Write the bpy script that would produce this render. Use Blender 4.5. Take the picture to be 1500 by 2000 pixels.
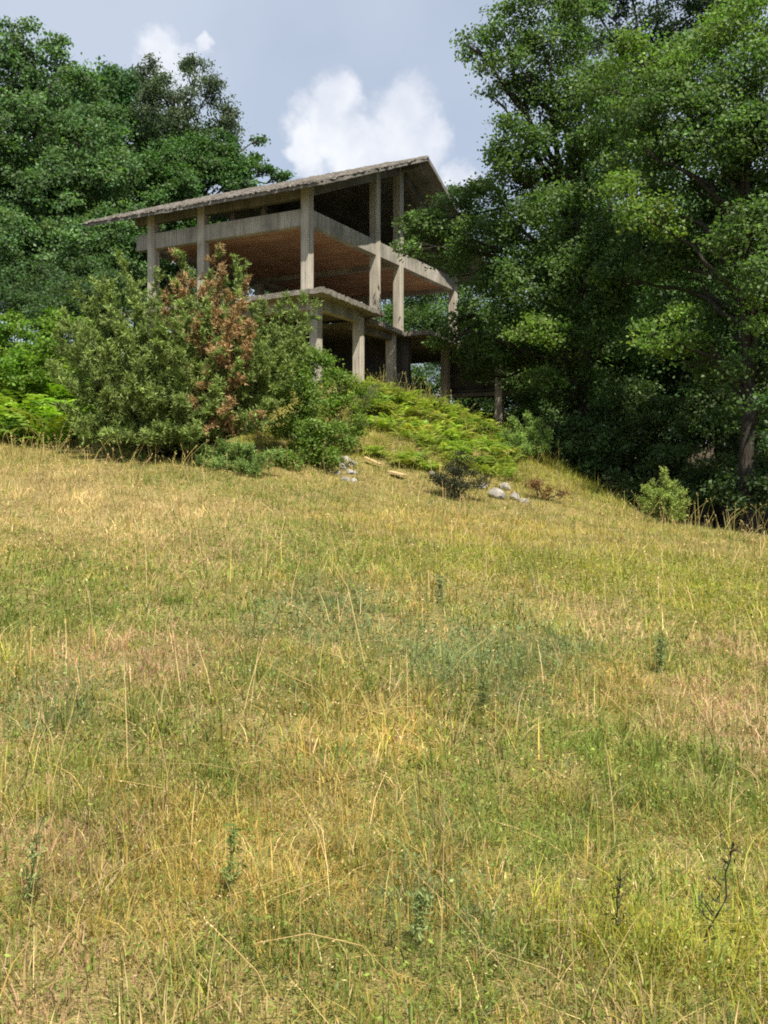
import bpy, bmesh, math
import numpy as np
from mathutils import Vector

for o in list(bpy.data.objects):
    bpy.data.objects.remove(o, do_unlink=True)
scene = bpy.context.scene
COL = scene.collection
rng = np.random.default_rng(11)

# ------------------------------------------------------------------ camera
F = 1850.0            # focal length in pixels of the 1500 x 2000 photograph
HOR = 955.0           # row of the horizon
EYE = 1.6
cam = bpy.data.cameras.new("camera")
camo = bpy.data.objects.new("camera", cam)
COL.objects.link(camo)
camo.location = (0, 0, EYE)
camo.rotation_euler = (math.radians(90), 0, 0)
cam.sensor_width = 36.0
cam.lens = 36.0 * F / 2000.0
cam.shift_y = -(1000.0 - HOR) / 2000.0
cam.clip_start = 0.05
cam.clip_end = 6000
scene.camera = camo

# ------------------------------------------------------------------ sun and sky
SUN = Vector((0.24, -0.48, 1.0)).normalized()
sun = bpy.data.lights.new("sun", 'SUN')
sun.energy = 5.0
sun.angle = math.radians(0.55)
sun.color = (1.0, 0.92, 0.79)
suno = bpy.data.objects.new("sun", sun)
COL.objects.link(suno)
suno.rotation_euler = SUN.to_track_quat('Z', 'Y').to_euler()
suno.location = (20, -20, 60)

scene.view_settings.view_transform = 'Standard'
scene.view_settings.look = 'None'
scene.view_settings.exposure = 1.0
scene.view_settings.gamma = 1.0
scene.view_settings.use_curve_mapping = False
scene.cycles.max_bounces = 5
scene.cycles.diffuse_bounces = 3
scene.cycles.glossy_bounces = 2
scene.cycles.transmission_bounces = 4
scene.cycles.transparent_max_bounces = 4
scene.cycles.use_denoising = False
scene.cycles.filter_width = 1.9
scene.cycles.sample_clamp_indirect = 4.0

world = bpy.data.worlds.new("World")
scene.world = world
world.use_nodes = True


class N:
    """small helper to write node trees"""
    def __init__(self, tree):
        self.t = tree
        tree.nodes.clear()

    def n(self, typ, **kw):
        nd = self.t.nodes.new(typ)
        for k, v in kw.items():
            setattr(nd, k, v)
        return nd

    def l(self, a, b):
        self.t.links.new(a, b)

    def val(self, nd, **kw):
        for k, v in kw.items():
            nd.inputs[k.replace('_', ' ')].default_value = v
        return nd

    def math(self, op, a, b=None, c=None, clamp=False):
        m = self.n('ShaderNodeMath', operation=op)
        m.use_clamp = clamp
        for i, x in enumerate((a, b, c)):
            if x is None:
                continue
            if isinstance(x, (int, float)):
                m.inputs[i].default_value = x
            else:
                self.l(x, m.inputs[i])
        return m.outputs[0]

    def noise(self, vec, scale, detail=4, rough=0.55, dist=0.0):
        nz = self.n('ShaderNodeTexNoise')
        nz.inputs['Scale'].default_value = scale
        nz.inputs['Detail'].default_value = detail
        nz.inputs['Roughness'].default_value = rough
        nz.inputs['Distortion'].default_value = dist
        if vec is not None:
            self.l(vec, nz.inputs['Vector'])
        return nz

    def ramp(self, fac, stops):
        r = self.n('ShaderNodeValToRGB')
        e = r.color_ramp.elements
        while len(e) < len(stops):
            e.new(0.5)
        for el, (p, c) in zip(e, stops):
            el.position = p
            el.color = (*c, 1) if len(c) == 3 else c
        self.l(fac, r.inputs[0])
        return r.outputs[0]

    def mix(self, fac, a, b, blend='MIX'):
        m = self.n('ShaderNodeMix', data_type='RGBA', blend_type=blend)
        for sock, x in ((0, fac), (6, a), (7, b)):
            if isinstance(x, (int, float)):
                m.inputs[sock].default_value = x
            elif isinstance(x, tuple):
                m.inputs[sock].default_value = (*x, 1)
            else:
                self.l(x, m.inputs[sock])
        return m.outputs[2]

    def smooth(self, x, lo, hi):
        mr = self.n('ShaderNodeMapRange', interpolation_type='SMOOTHSTEP')
        self.l(x, mr.inputs[0])
        mr.inputs[1].default_value = lo
        mr.inputs[2].default_value = hi
        return mr.outputs[0]


def direction(px, py):
    return Vector(((px - 750) / F, 1.0, (HOR - py) / F)).normalized()


w = N(world.node_tree)
out = w.n('ShaderNodeOutputWorld')
bg = w.n('ShaderNodeBackground')
sky = w.n('ShaderNodeTexSky', sky_type='NISHITA')
sky.sun_disc = False
sky.sun_elevation = math.asin(SUN.z)
sky.sun_rotation = math.atan2(SUN.x, SUN.y)
sky.altitude = 700
sky.air_density = 1.0
sky.dust_density = 1.5
SKYS = 0.10
tc = w.n('ShaderNodeTexCoord')
d = tc.outputs['Generated']
n1 = w.noise(d, 2.3, 5, 0.5)
n2 = w.noise(d, 13.0, 9, 0.58)
n3 = w.noise(d, 5.0, 5, 0.55)
# a thin bright veil of high cloud over the whole sky, uneven
veil = w.smooth(n1.outputs[0], 0.34, 0.68)
veil = w.math('MULTIPLY_ADD', veil, 0.36, 0.58)
c1 = w.mix(veil, sky.outputs[0], (4.3, 4.85, 5.75))
# cumulus heads: soft balls of direction with a ragged rim
# the direction is stirred by two sizes of noise so that the heads billow
nw_ = w.noise(d, 9.0, 5, 0.6)
nf_ = w.noise(d, 34.0, 6, 0.65)
def stir(nz, amt):
    a = w.n('ShaderNodeVectorMath', operation='SUBTRACT')
    w.l(nz.outputs['Color'], a.inputs[0])
    a.inputs[1].default_value = (0.5, 0.5, 0.5)
    b = w.n('ShaderNodeVectorMath', operation='SCALE')
    w.l(a.outputs[0], b.inputs[0])
    b.inputs['Scale'].default_value = amt
    return b.outputs[0]
v1 = w.n('ShaderNodeVectorMath', operation='ADD')
w.l(stir(nw_, 0.085), v1.inputs[0])
w.l(stir(nf_, 0.030), v1.inputs[1])
v2 = w.n('ShaderNodeVectorMath', operation='ADD')
w.l(d, v2.inputs[0])
w.l(v1.outputs[0], v2.inputs[1])
dw = v2.outputs[0]
puffs = [(655, 205, 52), (640, 262, 70), (590, 290, 48), (780, 215, 66), (828, 262, 52), (745, 288, 70),
         (690, 318, 80), (800, 310, 80), (555, 300, 30), (915, 350, 45),
         (318, 112, 46), (300, 145, 50), (345, 150, 46), (405, 112, 22)]
acc = None
jit = w.math('MULTIPLY', w.math('SUBTRACT', n2.outputs[0], 0.5), 0.9)
for (px, py, r) in puffs:
    c = direction(px, py)
    vd = w.n('ShaderNodeVectorMath', operation='DISTANCE')
    w.l(dw, vd.inputs[0])
    vd.inputs[1].default_value = c
    q = w.math('DIVIDE', vd.outputs['Value'], 0.86 * r / F)
    q = w.math('ADD', q, jit)
    m = w.math('SUBTRACT', 1.0, w.smooth(q, 0.55, 1.38))
    acc = m if acc is None else w.math('MAXIMUM', acc, m)
# scattered cumulus over the rest of the sky, the same kind
rest = w.smooth(n3.outputs[0], 0.60, 0.74)
sp = w.n('ShaderNodeSeparateXYZ')
w.l(d, sp.inputs[0])
notview = w.math('SUBTRACT', 1.0, w.smooth(sp.outputs[1], 0.35, 0.75))
acc = w.math('MAXIMUM', acc, w.math('MULTIPLY', rest, w.math('MULTIPLY', notview, 0.8)))
cc = w.mix(w.smooth(n2.outputs[0], 0.3, 0.7), (5.3, 5.6, 6.3), (7.4, 7.5, 7.7))
c2 = w.mix(w.math('MULTIPLY', acc, 0.84), c1, cc)
w.l(c2, bg.inputs[0])
bg.inputs[1].default_value = SKYS * 0.72
w.l(bg.outputs[0], out.inputs[0])


# ------------------------------------------------------------------ helpers
def P(px, py, Y):
    return np.array([(px - 750) / F * Y, Y, EYE + (HOR - py) / F * Y])


def link(o, parent=None):
    COL.objects.link(o)
    if parent is not None:
        o.parent = parent
        o.matrix_parent_inverse.identity()
        p, off = parent, Vector((0, 0, 0))
        while p is not None:
            off += p.location
            p = p.parent
        o.location = -off
    return o


def tag(o, label=None, cat=None, group=None, kind=None):
    if label:
        o['label'] = label
    if cat:
        o['category'] = cat
    if group:
        o['group'] = group
    if kind:
        o['kind'] = kind
    return o


def empty(name, loc, label, cat, group=None):
    o = bpy.data.objects.new(name, None)
    o.empty_display_size = 0.3
    o.location = Vector(loc)
    COL.objects.link(o)
    return tag(o, label, cat, group)


def mesh_np(name, V, faces, mat, col=None, smooth=False):
    """V (n,3); faces: list of int arrays (m,k)"""
    me = bpy.data.meshes.new(name)
    V = np.asarray(V, dtype=np.float32)
    if not isinstance(faces, (list, tuple)):
        faces = [faces]
    faces = [np.asarray(f, dtype=np.int32) for f in faces if len(f)]
    loops = np.concatenate([f.ravel() for f in faces])
    starts, s0 = [], 0
    for f in faces:
        starts.append(s0 + np.arange(len(f)) * f.shape[1])
        s0 += f.size
    starts = np.concatenate(starts).astype(np.int32)
    me.vertices.add(len(V))
    me.vertices.foreach_set('co', V.ravel())
    me.loops.add(len(loops))
    me.loops.foreach_set('vertex_index', loops)
    me.polygons.add(len(starts))
    me.polygons.foreach_set('loop_start', starts)
    if smooth:
        me.polygons.foreach_set('use_smooth', np.ones(len(starts), dtype=bool))
    me.update(calc_edges=True)
    if col is not None:
        at = me.color_attributes.new('Col', 'FLOAT_COLOR', 'POINT')
        c4 = np.ones((len(V), 4), dtype=np.float32)
        c4[:, :3] = col
        at.data.foreach_set('color', c4.ravel())
    me.materials.append(mat)
    return me


def mobj(name, V, faces, mat, parent=None, col=None, smooth=False):
    return link(bpy.data.objects.new(name, mesh_np(name, V, faces, mat, col, smooth)), parent)


def unit(a):
    return a / (np.linalg.norm(a, axis=-1, keepdims=True) + 1e-9)


# value noise in the plane, for terrain and patches
_perm = np.random.default_rng(3).random((256, 256))


def vnoise(x, y):
    xi, yi = np.floor(x).astype(int), np.floor(y).astype(int)
    fx, fy = x - xi, y - yi
    fx, fy = fx * fx * (3 - 2 * fx), fy * fy * (3 - 2 * fy)
    a = _perm[xi & 255, yi & 255]
    b = _perm[(xi + 1) & 255, yi & 255]
    c = _perm[xi & 255, (yi + 1) & 255]
    e = _perm[(xi + 1) & 255, (yi + 1) & 255]
    return (a * (1 - fx) + b * fx) * (1 - fy) + (c * (1 - fx) + e * fx) * fy


def fbm(x, y, o=4):
    s, a, t = 0, 1.0, 0
    for i in range(o):
        s = s + a * vnoise(x * 2 ** i + 17 * i, y * 2 ** i + 5 * i)
        t += a
        a *= 0.5
    return s / t


# ------------------------------------------------------------------ materials
def foliage_mat(name, transl=0.3, rough=0.6, spec=0.25, tscale=(1.1, 1.25, 0.6)):
    m = bpy.data.materials.new(name)
    m.use_nodes = True
    k = N(m.node_tree)
    o = k.n('ShaderNodeOutputMaterial')
    a = k.n('ShaderNodeAttribute', attribute_name='Col')
    p = k.n('ShaderNodeBsdfPrincipled')
    k.l(a.outputs[0], p.inputs['Base Color'])
    p.inputs['Roughness'].default_value = rough
    p.inputs['Specular IOR Level'].default_value = spec
    t = k.n('ShaderNodeBsdfTranslucent')
    k.l(k.mix(1.0, a.outputs[0], tscale, 'MULTIPLY'), t.inputs[0])
    mx = k.n('ShaderNodeMixShader')
    mx.inputs[0].default_value = transl
    k.l(p.outputs[0], mx.inputs[1])
    k.l(t.outputs[0], mx.inputs[2])
    k.l(mx.outputs[0], o.inputs[0])
    return m


def surf_mat(name, build, rough=0.85, bump=None):
    m = bpy.data.materials.new(name)
    m.use_nodes = True
    k = N(m.node_tree)
    o = k.n('ShaderNodeOutputMaterial')
    p = k.n('ShaderNodeBsdfPrincipled')
    g = k.n('ShaderNodeNewGeometry')
    pos = g.outputs['Position']
    col, h = build(k, pos)
    k.l(col, p.inputs['Base Color'])
    p.inputs['Roughness'].default_value = rough
    p.inputs['Specular IOR Level'].default_value = 0.2
    if h is not None:
        b = k.n('ShaderNodeBump')
        b.inputs['Strength'].default_value = bump[0]
        b.inputs['Distance'].default_value = bump[1]
        k.l(h, b.inputs['Height'])
        k.l(b.outputs[0], p.inputs['Normal'])
    k.l(p.outputs[0], o.inputs[0])
    return m


def stretch(k, pos, s):
    mp = k.n('ShaderNodeMapping')
    mp.inputs['Scale'].default_value = s
    k.l(pos, mp.inputs[0])
    return mp.outputs[0]


def b_concrete(base, dark, light):
    def f(k, pos):
        a = k.noise(pos, 1.0, 4, 0.5)
        st = k.noise(stretch(k, pos, (5, 5, 0.45)), 1.6, 5, 0.6)
        fine = k.noise(pos, 38, 4, 0.7)
        board = k.noise(stretch(k, pos, (16, 16, 0.25)), 1.0, 3, 0.6)
        rust = k.noise(stretch(k, pos, (3, 3, 0.5)), 2.4, 4, 0.6)
        c = k.ramp(a.outputs[0], [(0.32, dark), (0.5, base), (0.68, light)])
        c = k.mix(k.math('MULTIPLY', k.smooth(st.outputs[0], 0.50, 0.72), 0.55), c, tuple(x * 0.5 for x in dark))
        c = k.mix(0.14, c, k.ramp(fine.outputs[0], [(0.3, tuple(x * 0.6 for x in base)), (0.7, light)]))
        # board marks of the shuttering, rust and damp streaks
        c = k.mix(k.math('MULTIPLY', k.smooth(board.outputs[0], 0.48, 0.60), 0.5), c, tuple(x * 0.45 for x in base))
        c = k.mix(k.math('MULTIPLY', k.smooth(rust.outputs[0], 0.60, 0.72), 0.45), c, (0.17, 0.105, 0.06))
        return c, k.math('ADD', fine.outputs[0], k.math('MULTIPLY', board.outputs[0], 2.0))
    return f


M_CONC = surf_mat('concrete', b_concrete((0.35, 0.325, 0.28), (0.19, 0.18, 0.155), (0.45, 0.42, 0.365)), 0.9, (0.5, 0.02))
M_CONC_DARK = surf_mat('dark_concrete', b_concrete((0.19, 0.18, 0.16), (0.10, 0.095, 0.085), (0.28, 0.265, 0.235)), 0.9, (0.5, 0.02))  # the concrete in a darker tone
M_COLUMN = surf_mat('column_concrete', b_concrete((0.42, 0.385, 0.32), (0.31, 0.285, 0.24), (0.50, 0.465, 0.395)), 0.9, (0.4, 0.015))
M_INNER = surf_mat('shade_dark_concrete', b_concrete((0.09, 0.085, 0.075), (0.05, 0.048, 0.042), (0.12, 0.115, 0.10)), 0.95, (0.4, 0.02))  # shade of the ground storey put into the colour


def b_edge(k, pos):
    a = k.noise(pos, 5, 6, 0.7)
    b = k.noise(pos, 22, 5, 0.75)
    c = k.ramp(b.outputs[0], [(0.36, (0.05, 0.045, 0.036)), (0.50, (0.21, 0.195, 0.165)), (0.66, (0.44, 0.415, 0.355))])
    c = k.mix(k.math('MULTIPLY', k.smooth(a.outputs[0], 0.5, 0.62), 0.7), c, (0.11, 0.095, 0.07))
    return c, b.outputs[0]


M_EDGE = surf_mat('rough_slab_edge', b_edge, 0.95, (1.0, 0.04))


def b_roof(k, pos):
    a = k.noise(pos, 1.6, 6, 0.65)
    b = k.noise(pos, 11, 6, 0.75)
    c = k.ramp(b.outputs[0], [(0.38, (0.035, 0.030, 0.026)), (0.52, (0.125, 0.112, 0.098)), (0.70, (0.33, 0.31, 0.275))])
    c = k.mix(k.math('MULTIPLY', k.smooth(a.outputs[0], 0.46, 0.60), 0.6), c, (0.062, 0.055, 0.042))
    return c, b.outputs[0]


M_ROOF = surf_mat('weathered_roof_screed', b_roof, 0.95, (1.0, 0.04))


def b_clay(k, pos):
    a = k.noise(pos, 0.8, 5, 0.6)
    b = k.noise(pos, 9, 5, 0.7)
    st = k.noise(stretch(k, pos, (1, 1, 1)), 2.6, 4, 0.6)
    c = k.ramp(a.outputs[0], [(0.3, (0.34, 0.18, 0.105)), (0.5, (0.46, 0.265, 0.165)), (0.7, (0.55, 0.345, 0.225))])
    c = k.mix(k.math('MULTIPLY', k.smooth(b.outputs[0], 0.5, 0.75), 0.5), c, (0.16, 0.075, 0.045))
    c = k.mix(k.math('MULTIPLY', k.smooth(st.outputs[0], 0.62, 0.72), 0.6), c, (0.42, 0.34, 0.26))
    oi = k.n('ShaderNodeObjectInfo')
    c = k.mix(k.math('MULTIPLY', oi.outputs['Random'], 0.45), c, (0.28, 0.15, 0.095))
    c = k.mix(k.math('MULTIPLY', k.smooth(oi.outputs['Random'], 0.8, 1.0), 0.5), c, (0.52, 0.34, 0.22))
    return c, b.outputs[0]


M_CLAY = surf_mat('hollow_clay_block', b_clay, 0.9, (0.6, 0.02))


def b_ground(k, pos):
    a = k.noise(pos, 0.6, 6, 0.65)
    b = k.noise(pos, 14, 6, 0.7)
    c = k.ramp(a.outputs[0], [(0.3, (0.085, 0.085, 0.026)), (0.5, (0.14, 0.115, 0.038)), (0.7, (0.19, 0.145, 0.055))])
    c = k.mix(0.8, c, k.ramp(k.noise(stretch(k, pos, (60, 150, 60)), 1.3, 5, 0.7).outputs[0], [(0.39, (0.035, 0.028, 0.012)), (0.49, (0.18, 0.145, 0.052)), (0.60, (0.40, 0.32, 0.13))]))
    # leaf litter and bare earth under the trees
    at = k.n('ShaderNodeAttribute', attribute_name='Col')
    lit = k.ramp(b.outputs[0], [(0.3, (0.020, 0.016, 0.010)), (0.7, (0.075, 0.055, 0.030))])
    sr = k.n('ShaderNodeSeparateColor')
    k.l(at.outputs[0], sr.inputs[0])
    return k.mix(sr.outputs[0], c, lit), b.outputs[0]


M_GROUND = surf_mat('meadow_soil', b_ground, 0.95, (0.8, 0.05))


def b_bark(k, pos):
    a = k.noise(stretch(k, pos, (9, 9, 1.4)), 2.0, 6, 0.65)
    c = k.ramp(a.outputs[0], [(0.35, (0.018, 0.015, 0.012)), (0.55, (0.048, 0.042, 0.033)), (0.74, (0.11, 0.10, 0.08))])
    return c, a.outputs[0]


M_BARK = surf_mat('bark', b_bark, 0.95, (1.0, 0.05))


def b_stone(k, pos):
    a = k.noise(pos, 3, 6, 0.65)
    b = k.noise(pos, 24, 5, 0.7)
    c = k.ramp(a.outputs[0], [(0.3, (0.15, 0.14, 0.12)), (0.5, (0.28, 0.265, 0.235)), (0.7, (0.39, 0.375, 0.34))])
    c = k.mix(k.math('MULTIPLY', k.smooth(b.outputs[0], 0.52, 0.68), 0.6), c, (0.09, 0.085, 0.07))
    return c, b.outputs[0]


M_STONE = surf_mat('limestone', b_stone, 0.95, (0.8, 0.03))


def b_plank(k, pos):
    a = k.noise(stretch(k, pos, (2.0, 14, 14)), 3.0, 5, 0.6)
    return k.ramp(a.outputs[0], [(0.3, (0.38, 0.245, 0.125)), (0.7, (0.56, 0.41, 0.24))]), a.outputs[0]


M_PLANK = surf_mat('raw_timber', b_plank, 0.8, (0.4, 0.01))

M_LEAF = foliage_mat('oak_leaf', 0.44, 0.55, 0.28)
M_NEEDLE = foliage_mat('juniper_needle', 0.22, 0.6, 0.25)
M_FERN = foliage_mat('bracken_leaf', 0.40, 0.55, 0.3)
M_GRASS = foliage_mat('grass_blade', 0.36, 0.65, 0.2, (1.05, 1.05, 0.75))
M_STRAW = foliage_mat('straw', 0.2, 0.6, 0.25, (1.0, 0.95, 0.8))

# ------------------------------------------------------------------ terrain
ctrl = []


def cp(x, y, z):
    ctrl.append((x, y, z))


def cpx(px, py, Y):
    p = P(px, py, Y)
    ctrl.append((p[0], p[1], p[2] - EYE))


for a in [(0, 0, -1.6), (-4, 0, -1.25), (4, 0, -1.9), (0, -12, -2.2), (-14, -12, -1.4), (14, -12, -3.0), (-10, 6, -.55), (9, 6, -2.0),
          (0, -40, -3), (-40, -30, 0), (40, -30, -5), (-30, 10, 1.5), (30, 10, -4), (-18, 18, 1.2), (16, 16, -2.3)]:
    cp(*a)
cpx(750, 1400, 6.2); cpx(750, 1150, 11.5); cpx(750, 1040, 18.5); cpx(750, 972, 25.5)
cpx(0, 1200, 9); cpx(0, 1000, 17); cpx(0, 893, 26); cpx(350, 905, 26); cpx(560, 930, 26.5)
cpx(1500, 1250, 10); cpx(1500, 1100, 18); cpx(1500, 1040, 26); cpx(1250, 1022, 27.5); cpx(1100, 988, 27.5)
cpx(680, 932, 27.5); cpx(970, 978, 27.5)
cpx(800, 872, 32.5); cpx(740, 760, 38.5); cpx(870, 800, 38.5); cpx(960, 872, 35)
cpx(1075, 902, 35); cpx(1150, 953, 32); cpx(1220, 1002, 29)
cpx(640, 800, 35); cpx(400, 800, 36); cpx(60, 860, 29.5); cpx(60, 745, 37)
for a in [(-.9, 41, 4.55), (-6, 42, 4.75), (-12, 45, 4.9), (-3, 48, 4.85), (1.2, 46, 4.4), (5.7, 47, 3.1), (7.6, 50.5, 3.4), (-16, 42, 5.0),
          (10, 35, -1.2), (11.5, 29.5, -1.55), (15, 34, -2.0), (14, 44, -.6), (20, 40, -2.4), (26, 30, -3), (13, 55, 2.2),
          (0, 62, 6), (-14, 58, 7), (-30, 55, 9), (-28, 38, 5.5), (-24, 27, 2.6), (25, 65, 1.5), (0, 90, 9), (-50, 90, 15), (50, 90, 2),
          (-80, 40, 12), (80, 40, -4), (0, 130, 10), (-90, 130, 15), (90, 130, 3)]:
    cp(*a)
ctrl = np.array(ctrl)


def _phi(r2):
    return 0.5 * r2 * np.log(r2 + 1e-9)


_n = len(ctrl)
_d2 = ((ctrl[:, None, :2] - ctrl[None, :, :2]) ** 2).sum(-1)
_A = np.zeros((_n + 3, _n + 3))
_A[:_n, :_n] = _phi(_d2) + np.eye(_n) * 0.6
_A[:_n, _n] = 1
_A[:_n, _n + 1:] = ctrl[:, :2]
_A[_n:, :_n] = _A[:_n, _n:].T
_W = np.linalg.solve(_A, np.concatenate([ctrl[:, 2], np.zeros(3)]))


def H(x, y):
    x = np.atleast_1d(np.asarray(x, float))
    y = np.atleast_1d(np.asarray(y, float))
    sh = x.shape
    xr, yr = x.ravel(), y.ravel()
    r = np.hypot(xr, yr - 30)
    k = np.clip((r - 70) / 70, 0, 1)
    k = k * k * (3 - 2 * k)
    sc = np.where(r > 130, 130 / np.maximum(r, 1), 1)
    xe, ye = xr * sc, 30 + (yr - 30) * sc
    z = np.empty(len(xr))
    for i in range(0, len(xr), 20000):
        X, Y = xe[i:i + 20000], ye[i:i + 20000]
        d2 = (X[:, None] - ctrl[None, :, 0]) ** 2 + (Y[:, None] - ctrl[None, :, 1]) ** 2
        z[i:i + 20000] = _phi(d2) @ _W[:_n] + _W[_n] + _W[_n + 1] * X + _W[_n + 2] * Y
    z = z * (1 - k) + k * np.clip(z, -6, 12)
    z += (fbm(xr * 0.45 + 40, yr * 0.45 + 40, 4) - 0.5) * 0.22 * np.clip(yr / 5, 0.2, 1)
    return (z + EYE).reshape(sh)


def Hs(x, y):
    return float(H(x, y)[0])


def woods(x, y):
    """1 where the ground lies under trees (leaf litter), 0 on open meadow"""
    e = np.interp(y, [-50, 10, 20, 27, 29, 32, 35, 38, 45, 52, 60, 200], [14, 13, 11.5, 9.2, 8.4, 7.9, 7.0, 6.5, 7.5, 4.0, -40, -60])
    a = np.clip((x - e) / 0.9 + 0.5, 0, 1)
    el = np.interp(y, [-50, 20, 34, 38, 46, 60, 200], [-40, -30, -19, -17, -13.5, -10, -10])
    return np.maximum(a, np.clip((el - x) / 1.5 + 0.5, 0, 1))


def axis(lo, hi, step, far):
    a = list(np.arange(lo, hi + 1e-6, step))
    s, x = step, hi
    while x < far:
        s *= 1.22
        x += s
        a.append(x)
    s, x = step, lo
    while x > -far:
        s *= 1.22
        x -= s
        a.insert(0, x)
    return np.array(a)


gx, gy = axis(-20, 20, 0.5, 2500), axis(0, 60, 0.5, 2500)
GX, GY = np.meshgrid(gx, gy)
GZ = H(GX, GY)
idx = np.arange(GX.size).reshape(GX.shape)
quads = np.stack([idx[:-1, :-1], idx[:-1, 1:], idx[1:, 1:], idx[1:, :-1]], -1).reshape(-1, 4)
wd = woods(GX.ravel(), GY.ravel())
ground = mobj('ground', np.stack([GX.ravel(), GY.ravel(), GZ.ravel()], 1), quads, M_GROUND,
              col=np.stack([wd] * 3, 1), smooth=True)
tag(ground, kind='structure')

# ------------------------------------------------------------------ the unfinished house
HA = np.array([-3.08, 38.0])                 # near corner column
HL = np.array([0.881, -0.473])               # along the front, towards the right
HR = np.array([0.473, 0.881])                # along the gable side, away from the camera


def hw(w_, s_, z_):
    p = HA + w_ * HL + s_ * HR
    return Vector((p[0], p[1], z_ + EYE))


house = empty('unfinished_house', (HA[0], HA[1], 4.6 + EYE),
              'abandoned unfinished concrete frame house with gabled roof and no walls on the hill', 'house')


def finish(bm, name, mat, parent):
    me = bpy.data.meshes.new(name)
    bmesh.ops.recalc_face_normals(bm, faces=bm.faces)
    bm.to_mesh(me)
    bm.free()
    me.materials.append(mat)
    o = bpy.data.objects.new(name, me)
    return link(o, parent)


def prism(name, poly, z0, z1, mat, parent=house, bev=0.012, rough=0.0, cut=0.25):
    """poly: list of world (x, y); z0/z1 numbers or functions of (x,y); straight sided"""
    bm = bmesh.new()
    f0 = z0 if callable(z0) else (lambda x, y: z0)
    f1 = z1 if callable(z1) else (lambda x, y: z1)
    if rough > 0:
        pts = []
        for i in range(len(poly)):
            a, b = np.array(poly[i]), np.array(poly[(i + 1) % len(poly)])
            n = max(1, int(np.linalg.norm(b - a) / cut))
            for j in range(n):
                p = a + (b - a) * j / n
                pts.append(tuple(p + rng.normal(0, rough, 2)))
        poly = pts
    jz = lambda: rng.normal(0, rough * 0.8) if rough > 0 else 0.0
    lo = [bm.verts.new((x, y, f0(x, y) + EYE + jz())) for x, y in poly]
    hi = [bm.verts.new((x, y, f1(x, y) + EYE + jz())) for x, y in poly]
    n = len(poly)
    bm.faces.new(lo)
    bm.faces.new(hi)
    for i in range(n):
        bm.faces.new((lo[i], lo[(i + 1) % n], hi[(i + 1) % n], hi[i]))
    if bev and rough == 0:
        bmesh.ops.bevel(bm, geom=list(bm.edges), offset=bev, segments=1, affect='EDGES')
    return finish(bm, name, mat, parent)


def xy(w_, s_):
    p = HA + w_ * HL + s_ * HR
    return (p[0], p[1])


def hbox(name, w0, w1, s0, s1, z0, z1, mat, parent=house, **k):
    return prism(name, [xy(w0, s0), xy(w1, s0), xy(w1, s1), xy(w0, s1)], z0, z1, mat, parent, **k)


SR, Z0, SL = 8.0, 12.33, 0.404       # ridge line, roof height over the front columns, slope
RT = 0.20


def s_of(x, y):
    return (np.array([x, y]) - HA) @ HR


def roof_top(x, y):
    s_ = s_of(x, y)
    return Z0 + SL * (SR - abs(s_ - SR))


def roof_under(x, y):
    return roof_top(x, y) - RT


# columns: storey from the balcony slab to the roof
ZS, ZU0, ZU1 = 7.80, 10.55, 11.22
CW = 0.19
upper_cols = [(0, 0), (-5.27, 0), (-8.05, 0), (0, 5.65), (0, 7.95), (0, 14.3), (-5.27, 7.95), (-8.05, 7.95), (-5.27, 14.3), (-8.05, 14.3)]
for (cw, cs) in upper_cols:
    zb = ZS if cs < 5.7 else 7.45
    hbox('column', cw - CW, cw + CW, cs - CW, cs + CW, zb - 0.02, lambda x, y: roof_under(x, y) + 0.03, M_COLUMN)
# ground storey columns
for (cw, cs, zf) in [(0.41, 0, 4.2), (0.41, 3.42, 4.2), (-0.05, 7.3, 4.0), (-5.27, 0.0, 4.2), (-8.05, 0, 4.2), (3.2, 12.9, 2.6), (3.85, 15.6, 2.8), (0.2, 12.9, 3.2)]:
    hbox('column', cw - CW, cw + CW, cs - CW, cs + CW, zf, 7.40, M_COLUMN)

# beams of the upper floor, between the columns, a little narrower than they are
BW = 0.165


def beam_w(wa, wb, s_, z0, z1, mat=M_CONC):
    return hbox('beam', wa + CW - .01, wb - CW + .01, s_ - BW, s_ + BW, z0, z1, mat)


def beam_s(sa, sb, w_, z0, z1, mat=M_CONC):
    return hbox('beam', w_ - BW, w_ + BW, sa + CW - .01, sb - CW + .01, z0, z1, mat)


for s_ in (0, 7.95, 14.3):
    beam_w(-5.27, 0, s_, ZU0, ZU1)
    beam_w(-8.05, -5.27, s_, ZU0, ZU1)
hbox('beam', -8.9, -8.05 - CW + .01, -BW, BW, ZU0, ZU1, M_CONC)
for w_ in (0, -8.05):
    if w_ == 0:
        beam_s(0, 5.65, w_, ZU0, ZU1)
        beam_s(5.65, 7.95, w_, ZU0, ZU1)
    else:
        beam_s(0, 7.95, w_, ZU0, ZU1)
    beam_s(7.95, 14.3, w_, ZU0, ZU1)
# cantilevered end beam on the left
hbox('beam', -8.9, -8.9 + 2 * BW, BW + .003, 13.9, ZU0 + .05, ZU1, M_CONC)

# upper floor slab with its hollow clay block soffit
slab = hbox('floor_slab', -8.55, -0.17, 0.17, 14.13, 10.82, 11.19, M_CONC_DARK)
k = 0
s_ = 0.22
blk = None
while s_ < 14.0:
    # one row of clay blocks between two joists
    ww = [-8.4, -0.2]
    cuts = [ww[0]] + sorted(rng.uniform(ww[0] + .6, ww[1] - .6, 4)) + [ww[1]]
    for wa, wb in zip(cuts[:-1], cuts[1:]):
        if wb - wa > .15:
            hbox('clay_block_row', wa + .012, wb - .012, s_, s_ + 0.40, 10.765 + rng.normal(0, 0.006), 10.815, M_CLAY, slab, bev=0.008)
    s_ += 0.475

# roof: front and rear slope, thick slabs, ragged where the screed crumbles
W_L = -11.3


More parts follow.
